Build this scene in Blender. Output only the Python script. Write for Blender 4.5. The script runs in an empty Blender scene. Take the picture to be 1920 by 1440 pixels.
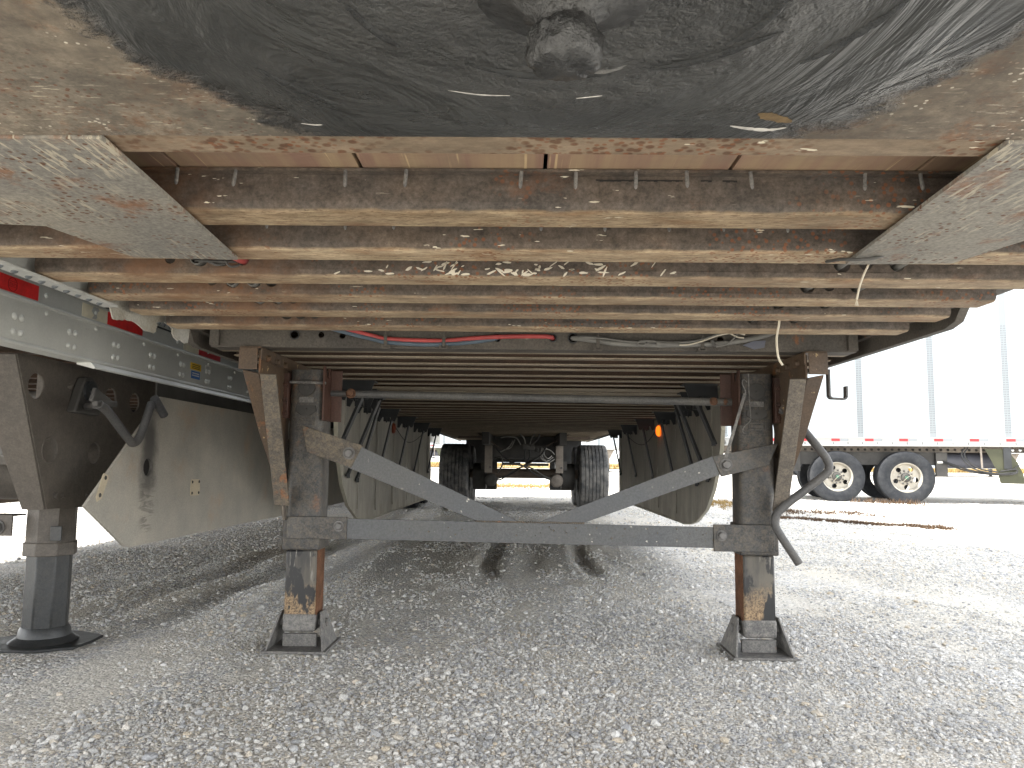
import bpy, bmesh, math, random
import numpy as np
from mathutils import Vector, Matrix
from mathutils.geometry import tessellate_polygon

rng = random.Random(7)
nrs = np.random.RandomState(11)
SC = bpy.context.scene
COL = SC.collection

# ------------------------------------------------------------------ camera, sky, sun, exposure
cam_data = bpy.data.cameras.new("camera")
cam = bpy.data.objects.new("camera", cam_data)
COL.objects.link(cam)
SC.camera = cam
PITCH, YAW, ROLL = 0.10200, 0.01352, 0.011
cp, sp, cy, sy = math.cos(PITCH), math.sin(PITCH), math.cos(YAW), math.sin(YAW)
fwd = Vector((-sy * cp, cy * cp, sp))
right = Vector((cy, sy, 0))
up = right.cross(fwd)
r2 = math.cos(ROLL) * right + math.sin(ROLL) * up
u2 = -math.sin(ROLL) * right + math.cos(ROLL) * up
cam.matrix_world = Matrix(((r2.x, u2.x, -fwd.x, 0), (r2.y, u2.y, -fwd.y, 0), (r2.z, u2.z, -fwd.z, 0.77), (0, 0, 0, 1)))
cam_data.sensor_width = 36
cam_data.lens = 36 * 1444 / 1920
cam_data.clip_start = 0.02
cam_data.clip_end = 2000

SUN_FROM = Vector((-3.4, -0.15, 4.2)).normalized()
world = bpy.data.worlds.new("World")
SC.world = world
world.use_nodes = True
wn = world.node_tree
wn.nodes.clear()
sky = wn.nodes.new("ShaderNodeTexSky")
sky.sky_type = 'NISHITA'
sky.sun_disc = False
sky.sun_elevation = math.asin(SUN_FROM.z)
sky.sun_rotation = math.atan2(SUN_FROM.x, SUN_FROM.y)
sky.air_density = 1.0
sky.dust_density = 0.3
hs = wn.nodes.new("ShaderNodeHueSaturation")
hs.inputs['Saturation'].default_value = 0.14
bg = wn.nodes.new("ShaderNodeBackground")
bg.inputs['Strength'].default_value = 0.15
wo = wn.nodes.new("ShaderNodeOutputWorld")
wn.links.new(sky.outputs[0], hs.inputs['Color'])
wn.links.new(hs.outputs[0], bg.inputs['Color'])
wn.links.new(bg.outputs[0], wo.inputs['Surface'])

sun_data = bpy.data.lights.new("sun", 'SUN')
sun_data.energy = 2.3
sun_data.angle = math.radians(3)
sun_data.color = (1.0, 0.95, 0.87)
sun = bpy.data.objects.new("sun", sun_data)
COL.objects.link(sun)
sun.rotation_euler = SUN_FROM.to_track_quat('Z', 'Y').to_euler()
sun.location = (0, 0, 30)

SC.view_settings.view_transform = 'Standard'
SC.view_settings.look = 'None'
SC.view_settings.exposure = 2.62
SC.view_settings.gamma = 1
SC.view_settings.use_curve_mapping = False
SC.render.engine = 'CYCLES'
SC.cycles.use_denoising = True
SC.cycles.max_bounces = 12
SC.cycles.diffuse_bounces = 8
SC.cycles.glossy_bounces = 3


# ------------------------------------------------------------------ node helpers
class NT:
    def __init__(s, name):
        s.m = bpy.data.materials.new(name)
        s.m.use_nodes = True
        s.t = s.m.node_tree
        s.t.nodes.clear()
        s.out = s.n("ShaderNodeOutputMaterial")
        s.b = s.n("ShaderNodeBsdfPrincipled")
        s.t.links.new(s.b.outputs[0], s.out.inputs['Surface'])
        s.tc = s.n("ShaderNodeTexCoord")
        s.obj = s.tc.outputs['Object']
        s.oi = s.n("ShaderNodeObjectInfo")

    def n(s, k):
        return s.t.nodes.new(k)

    def put(s, sock, v):
        if isinstance(v, bpy.types.NodeSocket):
            s.t.links.new(v, sock)
        elif isinstance(v, (tuple, list)) and len(v) == 3 and sock.type == 'RGBA':
            sock.default_value = (*v, 1)
        elif isinstance(v, (int, float)) and sock.type == 'RGBA':
            sock.default_value = (v, v, v, 1)
        elif isinstance(v, (int, float)) and sock.type == 'VECTOR':
            sock.default_value = (v, v, v)
        else:
            sock.default_value = v

    def math(s, op, a, b=0.0, clamp=False):
        x = s.n("ShaderNodeMath")
        x.operation = op
        x.use_clamp = clamp
        s.put(x.inputs[0], a)
        s.put(x.inputs[1], b)
        return x.outputs[0]

    def vec(s, scale=(1, 1, 1), rnd=True, base=None, rot=(0, 0, 0)):
        v = base or s.obj
        if rnd:
            a = s.n("ShaderNodeVectorMath")
            a.operation = 'ADD'
            s.put(a.inputs[0], v)
            k = s.math('MULTIPLY', s.oi.outputs['Random'], 37.0)
            s.put(a.inputs[1], k)
            v = a.outputs[0]
        mp = s.n("ShaderNodeMapping")
        mp.inputs['Scale'].default_value = scale
        mp.inputs['Rotation'].default_value = rot
        s.put(mp.inputs[0], v)
        return mp.outputs[0]

    def noise(s, v, scale, detail=4, rough=.55, dist=0.0):
        x = s.n("ShaderNodeTexNoise")
        s.put(x.inputs['Vector'], v)
        x.inputs['Scale'].default_value = scale
        x.inputs['Detail'].default_value = detail
        x.inputs['Roughness'].default_value = rough
        x.inputs['Distortion'].default_value = dist
        return x.outputs[0]

    def voro(s, v, scale, feature='F1', out=0, rand=1.0):
        x = s.n("ShaderNodeTexVoronoi")
        x.feature = feature
        s.put(x.inputs['Vector'], v)
        x.inputs['Scale'].default_value = scale
        x.inputs['Randomness'].default_value = rand
        return x.outputs[out]

    def ramp(s, f, stops, interp='LINEAR'):
        x = s.n("ShaderNodeValToRGB")
        x.color_ramp.interpolation = interp
        el = x.color_ramp.elements
        while len(el) < len(stops):
            el.new(0.5)
        for e, (p, c) in zip(el, stops):
            e.position = p
            e.color = (c, c, c, 1) if not isinstance(c, (tuple, list)) else (*c, 1)
        s.put(x.inputs[0], f)
        return x.outputs[0]

    def step(s, f, a, b):
        x = s.n("ShaderNodeMapRange")
        x.interpolation_type = 'SMOOTHSTEP'
        s.put(x.inputs[0], f)
        x.inputs[1].default_value = a
        x.inputs[2].default_value = b
        return x.outputs[0]

    def mix(s, f, a, b, mode='MIX'):
        x = s.n("ShaderNodeMix")
        x.data_type = 'RGBA'
        x.blend_type = mode
        s.put(x.inputs[0], f)
        s.put(x.inputs[6], a)
        s.put(x.inputs[7], b)
        return x.outputs[2]

    def bump(s, h, strength=.3, dist=.002, prev=None):
        x = s.n("ShaderNodeBump")
        x.inputs['Strength'].default_value = strength
        x.inputs['Distance'].default_value = dist
        s.put(x.inputs['Height'], h)
        if prev is not None:
            s.put(x.inputs['Normal'], prev)
        return x.outputs[0]

    def xyz(s, v=None):
        x = s.n("ShaderNodeSeparateXYZ")
        s.put(x.inputs[0], v or s.obj)
        return x.outputs

    def done(s, col, rough=.7, metal=0.0, normal=None, spec=.4):
        s.put(s.b.inputs['Base Color'], col)
        s.put(s.b.inputs['Roughness'], rough)
        s.put(s.b.inputs['Metallic'], metal)
        s.b.inputs['Specular IOR Level'].default_value = spec
        if normal is not None:
            s.put(s.b.inputs['Normal'], normal)
        return s.m


def steel(name, base, alt, rust=(.20, .075, .025), rust_amt=.4, speck=.0, light=(.55, .48, .36), light_amt=.0,
          stretch=(6, 60, 60), rot=(0, 0, 0), rough=.7, grain=.35, scale=4.0, bump=.35, metal=0.0, rnd=True, dirt=None, spec=.35):
    s = NT(name)
    v = s.vec(rnd=rnd)
    n1 = s.noise(v, scale, 6, .62)
    c = s.mix(s.ramp(n1, [(.36, 0.0), (.64, 1.0)]), base, alt)
    n2 = s.noise(v, 130, 4, .7)
    c = s.mix(1.0, c, s.ramp(n2, [(.25, 1 - grain), (.75, 1 + grain)]), 'MULTIPLY')
    if dirt:
        nd = s.noise(v, 36, 7, .75)
        nd2 = s.noise(v, 150, 4, .75)
        nd = s.math('ADD', s.math('MULTIPLY', nd, .6), s.math('MULTIPLY', nd2, .4))
        c = s.mix(s.ramp(nd, [(.45, 0.0), (.64, .62)]), c, dirt)
    if rust_amt > 0:
        n3 = s.noise(v, scale * 2.1, 9, .7, .3)
        t = .72 - .32 * rust_amt
        r2c = s.mix(s.ramp(n2, [(.35, 0.0), (.65, 1.0)]), rust, tuple(min(1, x * 1.6) for x in rust))
        c = s.mix(s.ramp(n3, [(t, 0.0), (t + .10, .85)]), c, r2c)
    if speck > 0:
        d = s.voro(s.vec((1, 1, 1), rnd=rnd), 70)
        n4 = s.noise(v, 6, 4)
        m = s.math('MULTIPLY', s.step(d, .34, .22), s.step(n4, .58 - .2 * speck, .64 - .2 * speck))
        c = s.mix(m, c, tuple(x * .7 for x in rust))
    if light_amt > 0:
        vs = s.vec(stretch, rnd=rnd, rot=rot)
        n5 = s.noise(vs, 1.0, 5, .6)
        n6 = s.noise(v, 3.0, 4, .6)
        t = .74 - .22 * light_amt
        m = s.math('MULTIPLY', s.step(n5, t, t + .05), s.step(n6, .36, .56))
        c = s.mix(m, c, light)
    nb = s.bump(n2, bump, .0012)
    nb = s.bump(s.noise(v, 22, 5, .6), bump, .003, nb)
    rr = s.ramp(n1, [(.3, max(.05, rough - .12)), (.7, min(1, rough + .1))])
    return s.done(c, rr, metal, nb, spec)


def plain(name, col, rough=.6, metal=0.0, var=.2, scale=8, bump=.0, spec=.4, fine=0.0):
    s = NT(name)
    v = s.vec()
    n = s.noise(v, scale, 5, .6)
    c = s.mix(1.0, col, s.ramp(n, [(.3, 1 - var), (.7, 1 + var)]), 'MULTIPLY')
    nb = None
    if fine:
        c = s.mix(1.0, c, s.ramp(s.noise(v, 150, 3, .7), [(.3, 1 - fine), (.7, 1 + fine)]), 'MULTIPLY')
    if bump:
        nb = s.bump(s.noise(v, scale * 6, 4), bump, .002)
    return s.done(c, rough, metal, nb, spec)


class M:
    pass


def beam_mat(name, gain=1.0, rusty=0.0):
    s = NT(name)
    v = s.vec()
    z = s.xyz()[2]
    n1 = s.noise(s.vec((1.01, 1.45, 1.45)), 5, 6, .6)
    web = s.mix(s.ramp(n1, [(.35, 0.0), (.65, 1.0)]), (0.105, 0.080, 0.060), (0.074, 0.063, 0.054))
    n2 = s.noise(v, 110, 5, .75)
    web = s.mix(1.0, web, s.ramp(n2, [(.25, .52), (.75, 1.55)]), 'MULTIPLY')
    web = s.mix(1.0, web, s.ramp(s.noise(s.vec((.7, 1, 1)), 34, 6, .75), [(.30, .55), (.70, 1.5)]), 'MULTIPLY')
    # abraded, mud-splashed underside of the bottom flange
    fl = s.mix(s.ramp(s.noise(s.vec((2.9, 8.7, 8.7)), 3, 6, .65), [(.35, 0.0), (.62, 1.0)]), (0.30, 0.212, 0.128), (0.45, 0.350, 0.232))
    streak = s.noise(s.vec((20.3, 188, 188)), 1.0, 5, .7)
    fl = s.mix(s.ramp(streak, [(.50, 0.0), (.60, .8)]), fl, (0.567, 0.457, 0.296))
    fl = s.mix(s.ramp(s.noise(s.vec((58, 246, 246)), 1.0, 4, .7), [(.54, 0.0), (.64, .8)]), fl, (0.13, 0.072, 0.040))
    n3 = s.noise(s.vec((2.9, 1.45, 1.45)), 4, 6, .6)
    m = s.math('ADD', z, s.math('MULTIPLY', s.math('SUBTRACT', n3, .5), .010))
    tone = s.noise(s.vec((0.797, 1.45, 1.45)), 2.2, 5, .6)
    fl = s.mix(s.ramp(tone, [(.42, 0.0), (.60, .75)]), fl, (0.246, 0.181, 0.123))
    fl = s.mix(s.ramp(s.noise(s.vec((1.16, 2.9, 2.9)), 4, 6, .65), [(.54, 0.0), (.66, .65)]), fl, (0.24, 0.125, 0.058))
    if gain != 1.0:
        fl = s.mix(1.0, fl, (gain, gain * .97, gain * .93), 'MULTIPLY')
    if rusty:
        sp2 = s.step(s.voro(v, 62), .50, .28)
        fl = s.mix(rusty, fl, s.mix(s.math('MULTIPLY', sp2, s.step(s.noise(v, 6, 4), .40, .55)), (.215, .165, .115), (.105, .050, .028)))
    fl = s.mix(1.0, fl, s.ramp(s.noise(s.vec((.5, 1, 1)), 26, 6, .75), [(.30, .62), (.70, 1.35)]), 'MULTIPLY')
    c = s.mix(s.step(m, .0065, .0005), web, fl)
    rs = s.math('MULTIPLY', s.step(s.voro(v, 75), .36, .24), s.step(s.noise(v, 3, 4), .50, .60))
    c = s.mix(s.math('MULTIPLY', rs, .8), c, (0.189, 0.0725, 0.0319))
    big = s.noise(s.vec((1.74, 2.9, 2.9)), 3.0, 7, .65)
    c = s.mix(s.ramp(big, [(.60, 0.0), (.72, .55)]), c, (0.17, 0.080, 0.040))
    ox = s.xyz()[0]
    ends = s.math('MULTIPLY', s.step(ox, -.50, -.68), s.step(ox, -1.15, -.95))
    c = s.mix(s.math('MULTIPLY', ends, s.ramp(s.noise(v, 9, 7, .7), [(.38, 0.0), (.60, .65)])), c, (0.17, 0.085, 0.042))
    # cream paint splashes
    sp_ = s.noise(s.vec((13, 43.5, 87), rot=(0, 0.725, 0)), 1.6, 3, .5)
    where = s.noise(v, 2.1, 3, .5)
    c = s.mix(s.math('MULTIPLY', s.step(sp_, .68, .70), s.step(where, .50, .60)), c, (0.70, 0.64, 0.50))
    nb = s.bump(n2, .5, .0012)
    nb = s.bump(s.noise(v, 30, 5, .65), .4, .003, nb)
    return s.done(c, .72, 0.0, nb, .3)


def grease_mat():
    s = NT("greasy_coupler_steel")
    x, y, z = s.xyz()
    yy = s.math('SUBTRACT', y, .657)
    r = s.math('SQRT', s.math('ADD', s.math('MULTIPLY', x, x), s.math('MULTIPLY', yy, yy)))
    th = s.n("ShaderNodeMath")
    th.operation = 'ARCTAN2'
    s.put(th.inputs[0], yy)
    s.put(th.inputs[1], x)
    th = th.outputs[0]
    def polar(kr, kt, off=0.0):
        cmb = s.n("ShaderNodeCombineXYZ")
        s.put(cmb.inputs[0], s.math('MULTIPLY', r, kr))
        s.put(cmb.inputs[1], s.math('MULTIPLY', th, kt))
        cmb.inputs[2].default_value = off
        return cmb.outputs[0]
    v = s.vec(rnd=False)
    nz = s.noise(v, 5, 6, .62)
    edge = s.math('ADD', r, s.math('MULTIPLY', s.math('ADD', s.math('SUBTRACT', nz, .5), s.math('MULTIPLY', s.math('SUBTRACT', s.noise(v, 24, 6, .7), .5), .45)), .20))
    inside = s.step(edge, .478, .430)
    rim = s.math('MULTIPLY', s.step(edge, .40, .455), s.step(edge, .472, .455))
    # bare, rusty plate outside the greased circle
    pl = s.mix(s.ramp(s.noise(v, 7, 7, .65), [(.36, 0.0), (.62, 1.0)]), (0.225, 0.185, 0.135), (0.145, 0.125, 0.097))
    pl = s.mix(s.ramp(s.noise(v, 2.6, 6, .65), [(.45, 0.0), (.62, .8)]), pl, (0.135, 0.105, 0.075))
    pl = s.mix(s.ramp(s.noise(v, 5.2, 9, .78, .4), [(.52, 0.0), (.62, .75)]), pl, (0.17, 0.084, 0.040))
    pl = s.mix(1.0, pl, s.ramp(s.noise(v, 38, 6, .75), [(.30, .55), (.70, 1.45)]), 'MULTIPLY')
    pl = s.mix(s.math('MULTIPLY', s.step(s.voro(v, 95), .30, .18), s.step(s.noise(v, 4, 3), .40, .55)), pl, (0.13, 0.060, 0.032))
    strk = s.noise(s.vec((34, 150, 40), rnd=False, rot=(0, 0, -.65)), 1.0, 5, .65)
    pl = s.mix(s.math('MULTIPLY', s.step(strk, .58, .66), s.step(s.noise(v, 3.1, 4), .42, .58)), pl, (.40, .35, .26))
    fine = s.noise(v, 160, 4, .75)
    pl = s.mix(1.0, pl, s.ramp(fine, [(.25, .68), (.75, 1.35)]), 'MULTIPLY')
    spl = s.math('MULTIPLY', s.step(s.voro(v, 95), .26, .16), s.step(s.noise(v, 9, 3), .56, .64))
    pl = s.mix(spl, pl, (.62, .57, .46))
    stain = s.math('MULTIPLY', s.step(edge, .72, .46), s.step(s.noise(v, 10, 7, .7), .40, .60))
    pl = s.mix(s.math('MULTIPLY', stain, .75), pl, (.070, .058, .045))
    gr = s.mix(s.ramp(s.noise(v, 4.5, 5, .6), [(.35, 0.0), (.68, 1.0)]), (.022, .023, .022), (.056, .057, .054))
    film = s.ramp(s.noise(polar(16, 1.6, 3.0), 1.0, 6, .65), [(.46, 0.0), (.70, .55)])
    gr = s.mix(s.math('MULTIPLY', film, .6), gr, (.075, .072, .066))
    scr = s.math('MULTIPLY', s.step(s.noise(polar(42, 1.3, 9.0), 1.0, 3, .6), .68, .72), s.step(s.noise(v, 6, 3), .48, .58))
    gr = s.mix(s.math('MULTIPLY', scr, .7), gr, (.32, .31, .29))
    c = s.mix(inside, pl, gr)
    blot = s.math('MULTIPLY', rim, s.step(s.noise(v, 16, 6, .7), .46, .58))
    c = s.mix(blot, c, (.016, .015, .013))
    ridge = s.noise(polar(8, .8), 1.0, 6, .56, 1.2)
    lump = s.noise(v, 34, 6, .68)
    h = s.math('ADD', s.math('MULTIPLY', ridge, 1.5), s.math('MULTIPLY', lump, s.math('SUBTRACT', 1.0, s.step(r, .10, .34))))
    nb = s.bump(s.math('MULTIPLY', h, inside), 1.0, .022)
    nb = s.bump(fine, .35, .001, nb)
    rough = s.mix(inside, .74, s.ramp(s.noise(polar(12, 1.5, 5.0), 1.0, 5, .6), [(.35, .20), (.65, .46)]))
    return s.done(c, rough, 0.0, nb, .5)


def gravel_mat():
    s = NT("crushed_gravel")
    v = s.vec(rnd=False)
    big = s.noise(v, .55, 6, .6)
    c = s.mix(s.ramp(big, [(.38, 0.0), (.62, 1.0)]), (.62, .605, .575), (.63, .595, .53))
    x = s.n("ShaderNodeTexVoronoi")
    s.put(x.inputs['Vector'], v)
    x.inputs['Scale'].default_value = 105
    tone = s.xyz(x.outputs['Color'])[0]
    peb = s.ramp(tone, [(.0, (.42, .42, .44)), (.3, (.80, .79, .77)), (.7, (1.02, 1.0, .97)), (1.0, (1.5, 1.49, 1.46))])
    c = s.mix(.85, c, peb, 'MULTIPLY')
    x2 = s.n("ShaderNodeTexVoronoi")
    s.put(x2.inputs['Vector'], v)
    x2.inputs['Scale'].default_value = 38
    tone2 = s.xyz(x2.outputs['Color'])[1]
    dust = s.step(s.noise(s.vec((2.2, .45, 1), rnd=False), 1.0, 6, .62), .44, .60)
    c = s.mix(s.math('MULTIPLY', s.step(tone2, .62, .66), s.math('SUBTRACT', .75, dust, True)), c,
              s.ramp(tone, [(.2, (.36, .37, .39)), (.8, (.68, .67, .65))]))
    c = s.mix(s.math('MULTIPLY', dust, .55), c, (.62, .58, .505))
    c = s.mix(1.0, c, s.ramp(s.noise(v, 260, 3, .7), [(.25, .72), (.75, 1.3)]), 'MULTIPLY')
    h1 = s.math('MULTIPLY', x.outputs[0], -1.0)
    h2 = s.math('MULTIPLY', x2.outputs[0], -1.0)
    nb = s.bump(h2, .55, .014)
    nb = s.bump(h1, .8, .007, nb)
    return s.done(c, .9, 0.0, nb, .15)


def stone_mat():
    s = NT("limestone_pebble")
    r = s.oi.outputs['Random']
    c = s.ramp(r, [(.0, (.33, .335, .345)), (.12, (.43, .43, .43)), (.34, (.55, .54, .52)), (.6, (.62, .60, .56)),
                   (.78, (.70, .69, .66)), (.93, (.56, .48, .37)), (1.0, (.78, .77, .75))])
    n = s.noise(s.obj, 3.5, 5, .65)
    c = s.mix(1.0, c, s.ramp(n, [(.3, .78), (.7, 1.18)]), 'MULTIPLY')
    return s.done(c, .85, 0.0, s.bump(n, .4, .1), .2)


def tyre_mat(name, col, dust):
    s = NT(name)
    v = s.vec()
    n = s.noise(v, 9, 6, .65)
    c = s.mix(s.ramp(n, [(.4, 0.0), (.68, .8)]), col, dust)
    c = s.mix(1.0, c, s.ramp(s.noise(v, 120, 3, .7), [(.3, .75), (.7, 1.3)]), 'MULTIPLY')
    return s.done(c, .82, 0.0, s.bump(s.noise(v, 60, 4), .3, .003), .25)


def skirt_mat(name, base, alt, stain, vertical=True):
    s = NT(name)
    v = s.vec()
    n = s.noise(s.vec((5, 5, .5)), 1.6, 6, .6)
    c = s.mix(s.ramp(n, [(.35, 0.0), (.65, 1.0)]), base, alt)
    n2 = s.noise(v, 3.2, 7, .7)
    c = s.mix(s.ramp(n2, [(.55, 0.0), (.72, .7)]), c, stain)
    c = s.mix(1.0, c, s.ramp(s.noise(v, 140, 3, .7), [(.3, .85), (.7, 1.15)]), 'MULTIPLY')
    z = s.xyz()[2]
    low = s.math('MULTIPLY', s.step(z, .55, .40), s.step(s.noise(v, 4, 5), .40, .6))
    c = s.mix(s.math('MULTIPLY', low, .5), c, stain)
    return s.done(c, .55, 0.0, s.bump(n2, .15, .004), .35)


def scuffed_skirt_mat():
    # pale composite with the black crank scuffs around the hole
    s = NT("scuffed_skirt_composite")
    v = s.vec(rnd=False)
    x, y, z = s.xyz()
    n = s.noise(s.vec((1, 2.5, 2.5), rnd=False), 1.6, 6, .62)
    c = s.mix(s.ramp(n, [(.35, 0.0), (.65, 1.0)]), (0.441, 0.409, 0.349), (0.341, 0.324, 0.286))
    c = s.mix(1.0, c, s.ramp(s.noise(v, 150, 3, .7), [(.3, .86), (.7, 1.14)]), 'MULTIPLY')
    rusty = s.step(s.noise(v, 2.2, 6, .65), .56, .72)
    c = s.mix(s.math('MULTIPLY', rusty, .4), c, (0.495, 0.3, 0.15))
    # scuff field: a broad smear above and right of the hole, arc marks below it
    dy = s.math('SUBTRACT', y, 3.44)
    dz = s.math('SUBTRACT', z, .80)
    w = s.math('SQRT', s.math('ADD', s.math('MULTIPLY', s.math('MULTIPLY', dy, dy), 9.0), s.math('MULTIPLY', dz, dz)))
    w = s.math('ADD', w, s.math('MULTIPLY', s.math('SUBTRACT', s.noise(v, 9, 5, .65), .5), .35))
    c = s.mix(s.math('MULTIPLY', s.step(w, .30, .06), .9), c, (.085, .08, .075))
    dz2 = s.math('SUBTRACT', z, .58)
    w2 = s.math('SQRT', s.math('ADD', s.math('MULTIPLY', s.math('MULTIPLY', dy, dy), 5.0), s.math('MULTIPLY', dz2, dz2)))
    arcs = s.noise(s.vec((1, 1.4, 10), rnd=False), 3.2, 5, .7, 1.2)
    c = s.mix(s.math('MULTIPLY', s.math('MULTIPLY', s.step(w2, .22, .09), s.step(arcs, .48, .62)), .55), c, (.07, .065, .06))
    return s.done(c, .5, 0.0, s.bump(n, .12, .004), .4)


M.beam = beam_mat("rusty_beam_steel")
M.beam0 = beam_mat("rust_speckled_beam_steel", .8, .85)
M.beam1 = beam_mat("brown_beam_steel", .70)
M.grease = grease_mat()
M.gravel = gravel_mat()
M.stone = stone_mat()
M.wing = steel("scraped_plate_steel", (0.267, 0.244, 0.2), (0.192, 0.182, 0.161), rust=(.16, .075, .038), rust_amt=.5, light=(.42, .375, .29), light_amt=.84,
               stretch=(130, 15, 40), rot=(0, 0, .75), grain=.45, scale=3.6, speck=.5, rough=.68, rnd=False)
M.pin = plain("greasy_pin_steel", (.026, .026, .025), .26, 0.0, .6, 60, 1.0, .6, .3)
M.channel = steel("grey_channel_steel", (.105, .092, .076), (.075, .068, .060), rust_amt=.25, grain=.4, light=(.4, .36, .28), light_amt=.25)
def cross_mat():
    s = NT("dusty_crossmember_steel")
    v = s.vec()
    z = s.xyz()[2]
    n = s.noise(s.vec((1, 3, 3)), 4, 6, .6)
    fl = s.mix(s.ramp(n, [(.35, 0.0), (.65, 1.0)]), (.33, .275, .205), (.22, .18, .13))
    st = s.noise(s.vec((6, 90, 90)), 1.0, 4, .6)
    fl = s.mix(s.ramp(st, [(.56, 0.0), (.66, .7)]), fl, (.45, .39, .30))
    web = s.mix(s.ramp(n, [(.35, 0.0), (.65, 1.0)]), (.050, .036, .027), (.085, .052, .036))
    c = s.mix(s.step(z, .010, .005), web, fl)  # lit underside and shaded gap put into the flange and web colours
    g = s.noise(v, 120, 4, .7)
    c = s.mix(1.0, c, s.ramp(g, [(.25, .7), (.75, 1.3)]), 'MULTIPLY')
    return s.done(c, .75, 0, s.bump(g, .3, .001), .25)


M.cross = cross_mat()
M.crossold = steel("plain_crossmember_steel", (.24, .205, .16), (.155, .130, .10), rust_amt=.30, grain=.35, light=(.42, .37, .29), light_amt=.4, stretch=(5, 60, 60))
M.board = None
M.bracket = steel("brown_bracket_steel", (.110, .072, .044), (.080, .060, .046), rust=(.17, .075, .03), rust_amt=.45, grain=.35, light=(.42, .31, .16), light_amt=.45, stretch=(30, 30, 30), rough=.6)
M.rustbr = steel("rust_red_channel_steel", (0.0731, 0.0349, 0.0242), (0.0478, 0.0281, 0.0225), rust_amt=.35, grain=.3, rough=.6)
M.strap = steel("mud_spattered_strap_steel", (0.112, 0.098, 0.0812), (0.0728, 0.0661, 0.0588), rust=(.19, .075, .032), rust_amt=.40, grain=.5, dirt=(.25, .195, .13), rough=.75, scale=5)
M.strap2 = steel("grey_brown_strap_steel", (0.112, 0.096, 0.0788), (0.0825, 0.0735, 0.0638), rust_amt=.15, grain=.5, dirt=(.24, .20, .15), rough=.75, scale=6)
M.leg = steel("dusty_leg_steel", (.060, .058, .056), (.036, .036, .037), rust=(.12, .060, .032), rust_amt=.42, grain=.6, dirt=(.165, .135, .095), rough=.5, scale=4)
def inner_leg_mat():
    s = NT("worn_inner_leg_steel")
    v = s.vec()
    x, y, z = s.xyz()
    base = s.mix(s.ramp(s.noise(s.vec((9, 9, 2)), 1.6, 6, .65), [(.36, 0.0), (.62, 1.0)]), (.052, .050, .048), (.125, .112, .092))
    low = s.step(s.math('ADD', z, s.math('MULTIPLY', s.math('SUBTRACT', s.noise(v, 14, 6, .7), .5), .22)), .30, .18)
    spk = s.noise(v, 130, 5, .8)
    tan = s.mix(s.ramp(spk, [(.42, 0.0), (.56, 1.0)]), (.085, .050, .028), (.36, .25, .14))
    c = s.mix(s.math('MULTIPLY', low, .85), base, tan)
    blk = s.step(s.noise(s.vec((7, 7, 3.4)), 2.0, 5, .6), .50, .56)
    c = s.mix(blk, c, (.018, .018, .019))
    stk = s.noise(s.vec((60, 60, 5)), 1.0, 4, .6)
    c = s.mix(s.math('MULTIPLY', s.step(stk, .60, .66), s.step(z, .22, .34)), c, (.30, .28, .25))
    nb = s.bump(spk, .4, .001)
    return s.done(c, s.mix(blk, .65, .35), 0.0, nb, .4)


M.legin = inner_leg_mat()
M.rust = plain("bare_rust", (.12, .058, .032), .85, 0, .4, 14, .4, .2, .3)
M.foot = steel("grey_foot_steel", (0.128, 0.124, 0.12), (0.0975, 0.0938, 0.0915), rust_amt=.22, grain=.35, dirt=(.34, .32, .28), rough=.7)
M.brace = steel("grey_painted_brace_steel", (.072, .076, .082), (.100, .100, .098), rust=(.15, .085, .04), rust_amt=.18, grain=.35, light=(.62, .58, .5), light_amt=.35, stretch=(35, 35, 35), rough=.45, scale=2.5)
M.tube = steel("black_tube_steel", (.055, .056, .060), (.085, .08, .074), rust_amt=.12, grain=.3, rough=.5)
M.shaft = steel("dusty_black_shaft", (.060, .060, .060), (.105, .100, .090), rust_amt=.2, grain=.4, rough=.55)
M.bolt = plain("grey_bolt", (0.12, 0.115, 0.11), .5, .2, .3, 30, .2)
M.rustbolt = plain("rusty_bolt", (0.10, 0.05, 0.028), .8, 0, .35, 40, .3)
M.dark = plain("dark_frame_steel", (0.0585, 0.0559, 0.052), .65, 0, .35, 6, .2)
M.darkbr = plain("dark_brown_frame_steel", (0.111, 0.0858, 0.0676), .7, 0, .3, 5, .2, .3, .2)
M.hanger = plain("dusty_hanger_steel", (0.224, 0.196, 0.168), .7, 0, .25, 8, .2, .3, .2)
M.black = plain("black_plastic", (.022, .024, .026), .45, 0, .3, 8)
M.rubber = plain("black_rubber", (.028, .028, .028), .6, 0, .3, 10)
M.redhose = plain("red_air_hose", (.42, .075, .070), .45, 0, .2, 10)
M.bluehose = plain("slate_blue_air_hose", (.085, .115, .145), .5, 0, .25, 12)
M.cable = plain("grey_cable", (.17, .165, .15), .6, 0, .25, 14)
M.dkcable = plain("dark_cable", (.075, .073, .068), .55, 0, .3, 14)
M.cream = plain("cream_wire", (.55, .50, .40), .5, 0, .15, 14)
M.alu = steel("dull_aluminium", (.54, .545, .51), (.44, .445, .42), rust_amt=0, grain=.08, light=(.2, .19, .17), light_amt=.15, stretch=(20, 6, 40), rough=.48, metal=.1, bump=.06, scale=2.2)
M.aludark = plain("grey_aluminium_recess", (.40, .41, .39), .5, .1, .12, 4)
M.torn = steel("torn_flashing_metal", (.46, .45, .41), (.26, .235, .18), rust_amt=.2, grain=.3, light=(.6, .56, .48), light_amt=.4, rough=.55)
M.redtape = plain("red_reflective_tape", (.62, .022, .020), .35, 0, .18, 30, 0, .5)
M.redtape2 = plain("faded_red_tape", (.46, .020, .025), .4, 0, .12, 30)
M.emblem = plain("dark_red_print", (.26, .012, .012), .5)
M.whitetape = plain("cream_reflective_tape", (.66, .61, .47), .4, 0, .2, 18)
M.yellow = plain("yellow_sticker", (.72, .46, .03), .5)
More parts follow.
